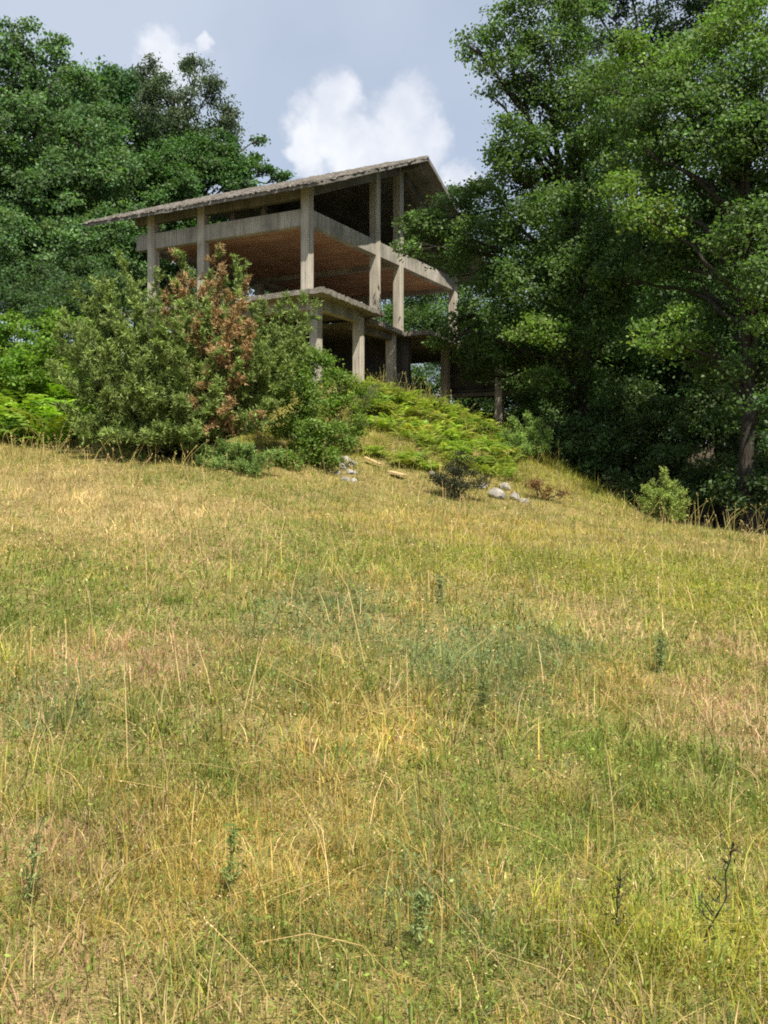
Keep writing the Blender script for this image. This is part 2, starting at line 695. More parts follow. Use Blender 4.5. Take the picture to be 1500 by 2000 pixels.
def rake(s_):                         # the gable verge runs out a little towards the ridge
    return 1.2 + 0.36 * (1 - abs(s_ - SR) / 9.8)


S_E = -1.0
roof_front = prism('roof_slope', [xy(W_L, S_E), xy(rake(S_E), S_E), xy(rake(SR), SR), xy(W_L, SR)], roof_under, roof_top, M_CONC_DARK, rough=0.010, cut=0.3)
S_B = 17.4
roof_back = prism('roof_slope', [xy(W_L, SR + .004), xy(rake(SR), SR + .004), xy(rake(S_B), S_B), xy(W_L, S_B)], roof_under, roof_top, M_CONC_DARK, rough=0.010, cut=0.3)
# crumbling screed on the front slope and along its edges: uneven grid
nw, ns = 150, 60
ws = np.linspace(0, 1, nw)
ss = np.linspace(S_E - 0.05, SR + 0.03, ns)
V = []
for i, s_ in enumerate(ss):
    wl, wr = W_L - 0.04, rake(s_) + 0.03
    wv = wl + (wr - wl) * ws
    jx = rng.normal(0, 0.022, nw)
    p = HA + np.outer(wv + jx, HL) + (s_ + rng.normal(0, 0.03, nw))[:, None] * HR
    edge = (i == 0) | (ws == 0) | (ws == 1)
    z = Z0 + SL * s_ + EYE + 0.03 + np.abs(rng.normal(0, 0.016, nw)) + (fbm(p[:, 0] * 1.2, p[:, 1] * 1.2, 3) - 0.5) * 0.10
    z = np.where(edge, Z0 + SL * s_ + EYE - 0.05 + rng.normal(0, 0.02, nw), z)
    V.append(np.column_stack([p, z]))
V = np.concatenate(V)
ii = np.arange(nw * ns).reshape(ns, nw)
q = np.stack([ii[:-1, :-1], ii[:-1, 1:], ii[1:, 1:], ii[1:, :-1]], -1).reshape(-1, 4)
mobj('roof_screed', V, q, M_ROOF, roof_front)

# eave beam under the front slope, gable (raking) beams, ridge beam
for (wa, wb) in ((-8.05, -5.27), (-5.27, 0)):
    hbox('eave_beam', wa + CW - .01, wb - CW + .01, -BW, BW, 11.68, lambda x, y: roof_under(x, y) + .02, M_CONC_DARK)
hbox('eave_beam', -9.0, -8.05 - CW + .01, -BW, BW, 11.70, lambda x, y: roof_under(x, y) + .02, M_CONC_DARK)
for (sa, sb) in ((0, 5.65), (5.65, 7.95), (7.95, 14.3)):
    for w_ in (0, -8.05):
        if w_ != 0 and sb == 5.65:
            continue
        if w_ != 0 and sa == 5.65:
            sa = 0
        hbox('raking_beam', w_ - BW, w_ + BW, sa + CW - .01, sb - CW + .01, lambda x, y: roof_under(x, y) - .42, lambda x, y: roof_under(x, y) + .02, M_CONC_DARK)
hbox('ridge_beam', -9.4, -CW + .01, SR - .17, SR + .17, 14.75, 15.30, M_CONC_DARK)
hbox('ridge_beam', CW - .01, 1.2, SR - .14, SR + .14, 15.05, 15.32, M_CONC_DARK)
# short props standing on the beam of the front, between it and the eave beam
for w_ in (-4.2, -2.6):
    hbox('prop', w_ - .1, w_ + .1, .6, .8, ZU1 - .04, lambda x, y: roof_under(x, y) + .01, M_CONC_DARK)

# balcony slab of the middle floor: front part higher, rear part one step lower
C1, C2 = (-2.33, 36.6), (0.0, 41.75)
fl = (C1[0] - 0.881 * 10.6, C1[1] + 0.473 * 10.6)
low1 = prism('balcony_slab', [fl, C1, C2, (-0.50, 42.02), (-0.45, 42.6), (fl[0] + 2.45, fl[1] + 4.6)], 7.60, ZS, M_EDGE, rough=0.018, cut=0.16)
low2 = prism('balcony_slab', [(-0.40, 41.64), (0.98, 44.98), (2.12, 44.42), xy(1.37, 11.9), xy(5.2, 11.9), xy(5.2, 16.6), (-3.0, 58.0), (-9.0, 46.5)], 7.27, 7.47, M_EDGE, rough=0.015, cut=0.2)
# beams below the balcony slab
hbox('beam', -8.6, 0.41 - CW + .01, -BW, BW, 7.15, 7.62, M_CONC)
hbox('beam', 0.41 - BW, 0.41 + BW, CW - .01, 3.42 - CW + .01, 7.15, 7.62, M_CONC)
hbox('beam', -0.05 - BW, -0.05 + BW, 3.42 + CW - .01, 7.3 - CW + .01, 6.95, 7.29, M_CONC_DARK)
# ground storey: rear and end walls added for darkness, wing wall and ground slab
hbox('added_rear_wall', -8.9, 0.2, 8.6, 8.9, 3.8, 7.29, M_INNER)
hbox('added_end_wall', -9.2, -8.9, 0.3, 8.6, 3.8, 7.29, M_INNER)
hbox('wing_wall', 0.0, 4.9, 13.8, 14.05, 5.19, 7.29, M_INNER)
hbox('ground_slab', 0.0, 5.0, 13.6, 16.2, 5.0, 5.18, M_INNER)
hbox('beam', 0.3, 4.95, 13.5, 13.8, 4.80, 4.99, M_CONC_DARK)


# ------------------------------------------------------------------ tubes, leaves, trees
def tubes(paths, sides=6):
    """paths: list of (pts (n,3), radii (n)) -> V, quads"""
    Vs, Fs, off = [], [], 0
    ang = np.linspace(0, 2 * np.pi, sides, endpoint=False)
    ca, sa = np.cos(ang), np.sin(ang)
    for pts, rad in paths:
        pts = np.asarray(pts, float)
        n = len(pts)
        t = unit(np.gradient(pts, axis=0))
        ref = np.where(np.abs(t[:, 2:3]) > 0.9, np.array([[1., 0, 0]]), np.array([[0, 0, 1.]]))
        a = unit(np.cross(t, ref))
        b = np.cross(t, a)
        ring = pts[:, None, :] + (a[:, None, :] * ca[None, :, None] + b[:, None, :] * sa[None, :, None]) * np.asarray(rad)[:, None, None]
        Vs.append(ring.reshape(-1, 3))
        i = np.arange(n * sides).reshape(n, sides) + off
        j = np.roll(i, -1, 1)
        Fs.append(np.stack([i[:-1], j[:-1], j[1:], i[1:]], -1).reshape(-1, 4))
        off += n * sides
    return np.concatenate(Vs), np.concatenate(Fs)


def bend(a, b, n=6, sag=0.0, wob=0.0, r=None):
    r = r or rng
    a, b = np.asarray(a, float), np.asarray(b, float)
    t = np.linspace(0, 1, n)[:, None]
    p = a + (b - a) * t
    p[:, 2] += (np.sin(t[:, 0] * np.pi)) * sag
    L = np.linalg.norm(b - a)
    if wob:
        wv = r.normal(0, wob * L, (n, 3))
        wv[0] = wv[-1] = 0
        p += wv
    return p


def leaf_quads(C, Nrm, size, r, wide=0.62):
    n = len(C)
    rv = unit(r.normal(0, 1, (n, 3)))
    a = unit(np.cross(Nrm, rv))
    b = np.cross(Nrm, a)
    s = (size * r.uniform(0.7, 1.35, n))[:, None]
    v0 = C - a * s * 0.5
    v1 = C + b * s * wide * 0.5 - Nrm * s * 0.08
    v2 = C + a * s * 0.5
    v3 = C - b * s * wide * 0.5 - Nrm * s * 0.08
    V = np.stack([v0, v1, v2, v3], 1).reshape(-1, 3)
    return V, np.arange(4 * n).reshape(n, 4)


def crown_np(lobes, leaf, r, per=24, base=(0.05, 0.10, 0.025), dens=1.0, sigma=0.24, up=0.35, thin=0.0):
    """lobes: (x,y,z,radius,tint) -> V,F,col and sprig centres for twigs"""
    Cs, Ns, Ks, tw = [], [], [], []
    for (x, y, z, R, tint) in lobes:
        area = 4 * math.pi * R * R
        ncl = max(5, int(area * 5.2 * dens))
        # boughs: knots on the lobe, each a tuft of sprigs
        nk = max(4, int(5 + 5.0 * R * R))
        uk = unit(r.normal(0, 1, (nk, 3)))
        uk[:, 2] = np.where(uk[:, 2] < -0.6, -uk[:, 2], uk[:, 2])
        ck = uk * (R * (0.50 + 0.40 * r.random(nk) ** 0.6))[:, None]
        rk = R * r.uniform(0.28, 0.46, nk)
        kk = np.exp(r.normal(0, 0.16, nk))
        pk = r.integers(0, nk, ncl)
        u = unit(r.normal(0, 1, (ncl, 3)) + 0.45 * uk[pk] + np.array([0, 0, 0.25]))
        c = np.array([x, y, z]) + (ck[pk] + u * (rk[pk] * (0.35 + 0.75 * r.random(ncl) ** 0.6))[:, None]) * np.array([1.0, 1.0, 0.88])
        if thin > 0:                 # fewer leaves deep at the back of the crown
            keep = (c[:, 1] < y + 0.25 * R) | (r.random(ncl) > thin)
            c, u, pk = c[keep], u[keep], pk[keep]
            ncl = len(c)
        pick = r.choice(ncl, min(ncl, 7), replace=False)
        tw.append((np.array([x, y, z]), c[pick], R))
        kcl = (np.array(base) * np.array(tint))[None] * (kk[pk] * np.exp(r.normal(0, 0.16, ncl)))[:, None]
        kcl = kcl * (1 + r.normal(0, 0.06, (ncl, 3)))
        m = per
        C = np.repeat(c, m, 0) + r.normal(0, 1, (ncl * m, 3)) * np.array([sigma, sigma, sigma * 0.55])
        out_ = np.repeat(u, m, 0)
        nn = unit(np.array([0, 0, up]) + 0.5 * out_ + r.normal(0, 0.6, (ncl * m, 3)))
        K = np.repeat(kcl, m, 0) * np.exp(r.normal(0, 0.14, ncl * m))[:, None]
        Cs.append(C)
        Ns.append(nn)
        Ks.append(K)
    C, Nn, K = np.concatenate(Cs), np.concatenate(Ns), np.concatenate(Ks)
    V, Fq = leaf_quads(C, Nn, leaf, r)
    return V, Fq, np.repeat(K, 4, 0), tw


def limbs_np(base, fork, lobes, tw, r, r0, twig=0.012):
    """trunk from base to fork, limbs to each lobe, twigs inside the lobes"""
    base, fork = np.asarray(base, float), np.asarray(fork, float)
    trunk = bend(base, fork, 9, 0, 0.009, r)
    rad = np.linspace(r0, r0 * 0.55, 9)
    rad[0] *= 1.45
    rad[1] *= 1.08
    paths = [(trunk, rad)]
    for (cen, cl, R) in tw:
        # leave the trunk lower down when the lobe is low
        t = np.clip((cen[2] - base[2]) / max(0.5, fork[2] - base[2]) * 0.75, 0.28, 1.0)
        st = base + (fork - base) * t
        Ld = np.linalg.norm(cen - st)
        pl = bend(st, cen, 7, 0.10 * Ld, 0.03, r)
        rr = min(r0 * 0.45, 0.02 + Ld * 0.017)
        paths.append((pl, np.linspace(rr, twig * 1.8, 7)))
        for c in cl:
            paths.append((bend(pl[-2], c, 4, 0.03, 0.05, r), np.linspace(twig * 1.6, twig * 0.5, 4)))
    return tubes(paths, 5)


def tree(name, label, lobes_px, base_xy, fork, leaf=0.12, base=(0.05, 0.10, 0.025), r0=0.28, seed=1, dens=1.0, per=24, group=None, sigma=0.24, depth_jit=0.6):
    r = np.random.default_rng(seed)
    lobes = []
    for L in lobes_px:
        px, py, rp, Y = L[:4]
        tint = L[4] if len(L) > 4 else (1, 1, 1)
        p = P(px, py, Y + r.uniform(-depth_jit, depth_jit))
        lobes.append((p[0], p[1], p[2], rp / F * Y, tint))
    bx, by = base_xy
    b = np.array([bx, by, Hs(bx, by) - 0.15])
    root = empty(name, b, label, 'tree', group)
    V, Fq, K, tw = crown_np(lobes, leaf, r, per, base, dens, sigma, thin=0.6)
    mobj('crown', V, Fq, M_LEAF, root, K)
    V, Fq = limbs_np(b, fork, lobes, tw, r, r0)
    mobj('trunk', V, Fq, M_BARK, root, smooth=True)
    return root


LT = (1.6, 1.5, 1.05)     # paler front sprigs, sunlight on them put into the tint
ML = (1.45, 1.4, 1.1)  # weaker tint, sunlight put into the leaf colour as well
DK = (0.75, 0.8, 1.0)

OAK = (0.088, 0.150, 0.042)
OAK2 = (0.090, 0.162, 0.060)
# the big oak whose boughs reach over the house
R1 = [(932, 96, 34, 38), (905, 84, 16, 38), (985, 62, 52, 38), (1012, 122, 54, 38), (960, 128, 24, 38), (1062, 30, 66, 38), (1085, 115, 72, 38), (1135, 55, 62, 40),
      (1003, 182, 44, 38), (962, 186, 20, 38), (1055, 215, 62, 38), (1012, 262, 42, 37), (975, 300, 30, 37), (1000, 335, 50, 37), (1075, 305, 70, 37), (1135, 205, 72, 38),
      (1150, 325, 80, 37), (1010, 395, 62, 38), (938, 400, 44, 40), (885, 418, 44, 41), (838, 448, 38, 41), (800, 440, 18, 41), (872, 482, 46, 41), (790, 492, 20, 41),
      (945, 475, 62, 39), (1035, 460, 72, 37), (1115, 440, 82, 36), (955, 560, 50, 39), (1050, 555, 74, 37), (1135, 560, 84, 36), (915, 622, 30, 41), (985, 640, 60, 38),
      (1080, 655, 74, 36), (868, 668, 24, 41), (1190, 660, 82, 36), (1040, 640, 24, 33.8, LT), (1065, 662, 24, 34.2, LT), (1012, 655, 18, 34.4, LT), (1085, 640, 20, 34.6, ML), (1200, 480, 74, 36), (1075, 740, 34, 36, ML), (1130, 760, 60, 37), (965, 690, 42, 41), (1030, 705, 44, 40), (905, 700, 18, 42), (935, 695, 40, 43), (955, 735, 34, 44.5), (1015, 738, 34, 44), (1045, 772, 34, 43), (822, 482, 24, 42), (852, 512, 24, 43), (890, 540, 26, 43), (990, 712, 40, 42), (960, 650, 44, 43), (900, 655, 26, 44), (1060, 690, 46, 41), (1010, 690, 40, 42), (880, 640, 16, 42), (1050, 715, 40, 40)]
tree('oak_tree', 'tallest spreading oak whose boughs hang over the right end of the house', R1, (8.3, 38.5), P(1130, 480, 38.3), seed=4, leaf=0.148, base=OAK, r0=0.36, dens=1.15)
R2 = [(1240, 128, 62, 33, ML), (1225, 110, 30, 32.5, LT), (1275, 160, 34, 32.5, LT), (1310, 215, 80, 32), (1405, 120, 90, 32, ML), (1490, 55, 90, 32, ML), (1490, 195, 100, 30), (1390, 295, 90, 31), (1255, 300, 62, 33),
      (1495, 360, 90, 30), (1215, 375, 42, 30.5, LT), (1262, 425, 44, 30.5, LT), (1300, 445, 30, 30.5, LT), (1255, 290, 15, 30.5, LT), (1345, 420, 70, 31.5), (1440, 490, 66, 30.5),
      (1300, 545, 76, 33), (1330, 650, 46, 30, LT), (1290, 690, 46, 30, LT), (1250, 660, 26, 30, ML), (1395, 600, 54, 32), (1490, 600, 42, 29, LT), (1585, 280, 110, 29), (1600, 470, 100, 29), (1380, 700, 46, 31),
      (1590, 90, 110, 31), (1480, 680, 40, 31, DK), (1600, 640, 90, 29), (1430, 400, 80, 31), (1460, 290, 80, 30), (1360, 520, 60, 32), (1410, 210, 80, 31), (1500, 480, 70, 29.5), (1330, 350, 70, 32), (1430, 640, 46, 31.5), (1490, 740, 44, 30.5), (1540, 720, 60, 29), (1420, 740, 40, 32), (1500, 820, 40, 31), (1210, 560, 60, 34), (1240, 500, 60, 34), (1190, 180, 60, 36), (1190, 260, 60, 36), (1350, 130, 60, 34), (1440, 560, 40, 28), (1490, 650, 36, 28, ML), (1465, 440, 50, 28), (1420, 480, 50, 29), (1500, 540, 44, 28), (1445, 715, 36, 28), (1495, 800, 34, 28, DK), (1520, 880, 40, 28, DK)]
tree('oak_tree', 'dark trunked oak at the right edge of the photo, nearest of the woods', R2, (11.35, 29.2), P(1455, 330, 30), seed=5, leaf=0.138, base=OAK, r0=0.26, dens=1.2)
R3 = [(1185, 25, 52, 50), (1255, 75, 62, 50), (1320, 30, 72, 50), (1400, 30, 72, 50), (1145, -5, 42, 50), (1290, -70, 84, 50), (1205, -60, 64, 50), (1190, 120, 70, 50), (1340, 130, 80, 50), (1470, 0, 90, 50),
      (1250, 200, 80, 50), (1160, 210, 70, 50), (1400, -90, 90, 50)]
tree('oak_tree', 'darkest tall tree behind the others at the top right', R3, (14.3, 50.5), P(1270, 150, 50.3), seed=6, leaf=0.17, base=(0.034, 0.058, 0.028), r0=0.3, dens=0.5)
R4 = [(1100, 560, 90, 46), (1180, 500, 100, 46), (1260, 600, 100, 46), (1340, 540, 100, 46), (1160, 650, 90, 46), (1050, 700, 60, 47), (1120, 740, 70, 46), (1230, 740, 90, 45), (1330, 700, 90, 45), (1420, 640, 100, 45),
      (1500, 560, 110, 45), (1480, 740, 90, 44), (1000, 600, 60, 52), (950, 560, 50, 55)]
tree('oak_tree', 'shaded oak standing deep in the woods right of the house', R4, (12.2, 45.5), P(1220, 600, 45.8), seed=7, leaf=0.18, base=OAK, r0=0.25, dens=0.38)

# woods on the left, behind the house
L1 = [(-5, 95, 36, 54), (8, 60, 20, 54), (60, 92, 48, 54), (112, 118, 40, 54), (25, 170, 80, 54), (125, 195, 66, 54), (-50, 190, 80, 54), (60, 285, 96, 53), (175, 280, 76, 53), (222, 355, 66, 52), (120, 400, 92, 52),
      (0, 410, 96, 52), (30, 520, 92, 50), (150, 505, 84, 50), (238, 455, 62, 50), (240, 545, 56, 49), (70, 600, 64, 48), (-60, 540, 90, 50), (-60, 330, 90, 52)]
tree('oak_tree', 'big dense oak filling the left edge of the photo', L1, (-18.5, 52), P(80, 330, 53), seed=8, leaf=0.20, base=OAK2, r0=0.36, dens=0.64)
L2 = [(212, 165, 40, 62), (180, 205, 52, 62), (262, 195, 50, 62), (240, 270, 66, 62), (180, 300, 60, 62), (300, 290, 56, 62), (150, 180, 30, 62)]
tree('oak_tree', 'dark green tree between the big left oak and the sparse grey one', L2, (-17.8, 62), P(230, 260, 62), seed=9, leaf=0.20, base=(0.050, 0.110, 0.040), r0=0.28, dens=0.85)
L3 = [(298, 148, 26, 58), (330, 182, 40, 58), (386, 148, 30, 58), (402, 205, 48, 58), (352, 255, 60, 58), (434, 232, 30, 58), (300, 225, 42, 58), (420, 280, 46, 58), (290, 120, 10, 58), (378, 122, 14, 58)]
tree('oak_tree', 'sparse grey green tree with sky showing through, left of the roof', L3, (-12.9, 58.5), P(360, 260, 58.2), seed=10, leaf=0.16, base=(0.080, 0.112, 0.066), r0=0.24, dens=0.95, per=22)
L4 = [(330, 330, 62, 56), (405, 318, 60, 57), (452, 305, 38, 58), (488, 325, 27, 59), (504, 280, 13, 59), (425, 365, 52, 57), (522, 342, 18, 59), (350, 388, 56, 55), (285, 345, 52, 55), (290, 440, 56, 54), (470, 360, 40, 58),
      (360, 450, 60, 56), (270, 500, 50, 52), (555, 345, 7, 60), (545, 352, 14, 60), (450, 420, 44, 61), (510, 415, 40, 62), (400, 430, 44, 60)]
tree('oak_tree', 'lower bright green tree just above the left part of the roof', L4, (-12.4, 56), P(370, 400, 56.5), seed=12, leaf=0.20, base=(0.068, 0.138, 0.040), r0=0.24, dens=0.9)
# trees behind the right half of the house
B1 = [(800, 610, 50, 66), (850, 590, 60, 66), (900, 560, 60, 66), (830, 650, 50, 64), (880, 640, 55, 64), (930, 460, 60, 66), (900, 400, 36, 66), (950, 390, 40, 66), (960, 520, 70, 66), (870, 380, 16, 66), (760, 640, 45, 66), (980, 640, 60, 64)]
tree('oak_tree', 'sunlit tree seen through the open storey behind the house', B1, (4.2, 66), P(880, 560, 66), seed=13, leaf=0.17, base=(0.065, 0.120, 0.032), r0=0.24, dens=0.7)
B2 = [(820, 745, 40, 62), (930, 780, 46, 60), (1000, 770, 50, 58), (1050, 780, 46, 56), (900, 740, 50, 62), (980, 720, 46, 60), (1080, 730, 60, 55)]
tree('oak_tree', 'low leafy tree showing between the rear posts under the house', B2, (7.6, 58.5), P(980, 790, 59), seed=14, leaf=0.15, base=(0.055, 0.105, 0.028), r0=0.14, dens=0.8)

# further trees of the woods, copies of one another
def generic_tree(name, label, group, seed, hgt, wid, leaf):
    r = np.random.default_rng(seed)
    lobes = []
    for i in range(13):
        a = r.uniform(0, 6.28)
        z = hgt * r.uniform(0.30, 0.92)
        f = math.sin(math.pi * min(0.98, (z / hgt) * 0.85 + 0.08))
        d_ = wid * 0.62 * f * r.uniform(0.2, 1.0)
        lobes.append((d_ * math.cos(a), d_ * math.sin(a), z, wid * r.uniform(0.26, 0.40), (1, 1, 1)))
    root = empty(name, (0, 0, 0), label, 'tree', group)
    V, Fq, K, tw = crown_np(lobes, leaf, r, 20, OAK2, 0.42, 0.42)
    mobj('crown', V, Fq, M_LEAF, root, K)
    V, Fq = limbs_np((0, 0, -.2), (0.2, 0.1, hgt * 0.62), lobes, tw, r, 0.22)
    mobj('trunk', V, Fq, M_BARK, root, smooth=True)
    return root


def copy_tree(root):
    c = root.copy()
    COL.objects.link(c)
    for ch in root.children:
        d_ = ch.copy()
        COL.objects.link(d_)
        d_.parent = c
    return c


def place(root, spots, r):
    for i, (x, y, sc) in enumerate(spots):
        o = root if i == 0 else copy_tree(root)
        o.location = (x, y, Hs(x, y))
        o.rotation_euler = (0, 0, r.uniform(0, 6.28))
        o.scale = (sc, sc, sc * r.uniform(0.9, 1.1))


rr = np.random.default_rng(77)
gt = generic_tree('woodland_tree', 'shaded tree of the wood behind the right hand oaks', 'trees of the wood on the right', 21, 12.5, 4.6, 0.20)
place(gt, [(13, 41, .8), (17, 37, .9), (20, 44, 1.0), (15.5, 54, 1.0), (22, 53, 1.1), (11, 60, .8), (18, 64, 1.1), (27, 60, 1.1), (29, 48, 1.0), (24, 34, .95), (6, 76, .75), (14, 78, .9), (25, 76, 1.1), (34, 70, 1.1), (14, 47, .9), (17.5, 48, 1.0), (11.5, 51, .8), (11.2, 44.5, 1.2), (14.5, 41, 1.15), (13.5, 50, 1.55), (18.5, 41, 1.2), (17, 33.5, .85)], rr)
gl = generic_tree('woodland_tree', 'tree of the wood rising behind the left hand oaks', 'trees of the wood on the left', 22, 11.5, 4.8, 0.20)
place(gl, [(-24, 57, 1.0), (-29, 50, .95), (-22, 68, 1.0), (-14, 70, .8), (-32, 63, 1.05), (-27, 44, .8), (-36, 56, 1.0), (-8, 74, .6), (-2, 78, .55), (-11, 66, .8), (-7, 67, .75), (-3, 69, .7), (1, 71, .7), (-22, 47, .65), (-14.5, 48, .55), (-19.5, 56, 1.25), (-16, 61, 1.3), (-22, 61, 1.4), (-18, 64, 1.6), (-26, 52, 1.2)], rr)


# ------------------------------------------------------------------ shrubs
def shrub(name, label, lobes_px, base_px, leaf, base, seed, dens=1.6, per=22, sigma=0.14, group=None, cat='shrub', mat=None):
    r = np.random.default_rng(seed)
    lobes = []
    for L in lobes_px:
        p = P(*L[0:2], L[3])
        lobes.append((p[0], p[1], p[2], L[2] / F * L[3], L[4] if len(L) > 4 else (1, 1, 1)))
    b = P(base_px[0], 900, base_px[1])
    b[2] = Hs(b[0], b[1]) - 0.05
    root = empty(name, b, label, cat, group)
    V, Fq, K, tw = crown_np(lobes, leaf, r, per, base, dens, sigma)
    mobj('foliage', V, Fq, mat or M_LEAF, root, K)
    paths = []
    for (cen, cl, R) in tw:
        pl = bend(b, cen, 6, 0.05, 0.04, r)
        paths.append((pl, np.linspace(0.03, 0.010, 6)))
        for c in cl:
            paths.append((bend(pl[-2], c, 4, 0.02, 0.06, r), np.linspace(0.009, 0.004, 4)))
    V, Fq = tubes(paths, 3)
    mobj('stem', V, Fq, M_BARK, root, smooth=True)
    return root


GS = (0.125, 0.195, 0.034)
shrub('leafy_shrub', 'rounded bright green shrub right of the juniper below the house',
      [(610, 740, 46, 30.5), (650, 760, 40, 30.5), (580, 790, 46, 29.5), (630, 820, 50, 29.5), (672, 800, 32, 30), (600, 870, 46, 28.5), (650, 870, 40, 28.5), (560, 850, 36, 28.5), (545, 740, 36, 30), (590, 900, 30, 28), (690, 760, 18, 31), (600, 700, 34, 31), (530, 790, 36, 29), (520, 690, 24, 30.5), (640, 900, 30, 28), (560, 910, 26, 27.6), (690, 830, 26, 30)],
      (615, 29.6), 0.095, GS, 31, dens=2.8)
shrub('leafy_shrub', 'tall bright green leafy growth at the left edge above the bracken',
      [(20, 680, 50, 34), (75, 650, 40, 35), (-40, 660, 60, 34), (115, 690, 36, 33), (50, 720, 46, 32.5), (110, 630, 26, 35.5), (-20, 740, 50, 32), (30, 640, 30, 36), (150, 650, 30, 36)], (50, 34), 0.13, (0.135, 0.235, 0.030), 35, dens=1.5)
shrub('leafy_shrub', 'dull grey green shrub at the top of the bank under the balcony',
      [(700, 785, 26, 33.5), (672, 770, 24, 33.5), (690, 830, 24, 31.5), (720, 770, 20, 34.5), (680, 860, 18, 30.5)], (695, 32.6), 0.06, (0.10, 0.12, 0.055), 32, dens=3.0, per=14)
shrub('dark_shrub', 'small dark twiggy shrub among the rocks at the foot of the bank',
      [(880, 935, 30, 27.2), (905, 915, 26, 27.4), (860, 950, 24, 27), (925, 945, 26, 27.2), (895, 960, 26, 26.8), (890, 895, 16, 27.4), (850, 940, 16, 27)], (892, 27.2), 0.045, (0.030, 0.036, 0.018), 33, dens=10.0, per=12, sigma=0.1)
shrub('dry_fern', 'patch of withered brown bracken right of the pale boulders',
      [(1050, 955, 18, 28.4), (1075, 965, 16, 28.4), (1035, 945, 12, 28.6), (1095, 968, 12, 28.2)], (1062, 28.4), 0.06, (0.16, 0.075, 0.035), 34, dens=6, per=10, sigma=0.1, cat='fern')
# undergrowth in the shade of the right wood
US = [(1110, 860, 60, 37.5), (1180, 820, 70, 38), (1260, 860, 80, 37), (1350, 820, 80, 36.5), (1440, 850, 80, 35), (1300, 930, 60, 34.5), (1400, 930, 56, 33), (1180, 920, 44, 36), (1230, 950, 40, 34), (1480, 920, 56, 32), (1520, 800, 70, 35), (1120, 790, 50, 40), (1560, 900, 60, 32), (1330, 880, 60, 35.5), (1410, 800, 70, 37), (1260, 790, 70, 39), (1180, 860, 60, 36.5), (1440, 960, 46, 31), (1350, 970, 40, 32.5), (1500, 980, 40, 30.6), (1060, 830, 40, 43), (1120, 900, 40, 36), (1480, 860, 70, 33.5), (1415, 965, 34, 29.2), (1505, 965, 36, 28.8), (1110, 815, 40, 50), (1150, 800, 50, 48), (1200, 800, 50, 48), (1250, 840, 50, 42)]
r = np.random.default_rng(5)
for i, L in enumerate(US):
    px, py, rp, Y = L
    sub = [(px + r.uniform(-.6, .6) * rp, py + r.uniform(-.5, .6) * rp, rp * r.uniform(.45, .7), Y + r.uniform(-.8, .8)) for _ in range(6)]
    shrub('undergrowth_shrub', 'shaded shrub in the dark undergrowth of the wood on the right', sub, (px, Y), 0.16, (0.078, 0.125, 0.040), 40 + i, dens=0.48, per=20, sigma=0.2, group='undergrowth below the right hand oaks')
for i, (px, py, rp, Y) in enumerate([(800, 755, 40, 58), (860, 765, 40, 57), (920, 790, 42, 57), (980, 790, 44, 57), (1040, 790, 44, 56), (1090, 790, 44, 55), (950, 750, 40, 60), (1020, 750, 40, 59), (1060, 815, 40, 52), (1000, 815, 40, 54), (890, 800, 40, 58)]):
    sub = [(px + r.uniform(-.7, .7) * rp, py + r.uniform(-.5, .6) * rp, rp * r.uniform(.5, .7), Y + r.uniform(-.8, .8)) for _ in range(5)]
    shrub('undergrowth_shrub', 'leafy shrub growing on the slope behind the posts of the house', sub, (px, Y), 0.16, (0.075, 0.13, 0.04), 110 + i, dens=0.8, per=16, sigma=0.22, group='shrubs behind the house')
for i, (px, py, rp, Y) in enumerate([(20, 600, 60, 44), (110, 585, 60, 45), (200, 590, 60, 45), (-60, 590, 70, 43), (260, 600, 50, 44), (60, 560, 60, 47), (170, 560, 60, 48), (150, 605, 60, 41), (230, 585, 60, 42), (80, 620, 50, 40), (290, 565, 40, 44)]):
    sub = [(px + r.uniform(-.7, .7) * rp, py + r.uniform(-.5, .6) * rp, rp * r.uniform(.45, .7), Y + r.uniform(-.8, .8)) for _ in range(6)]
    shrub('undergrowth_shrub', 'shaded shrub behind the bracken at the foot of the left oaks', sub, (px, Y), 0.14, (0.055, 0.10, 0.038), 80 + i, dens=0.6, per=18, sigma=0.2, group='undergrowth below the left hand oaks')


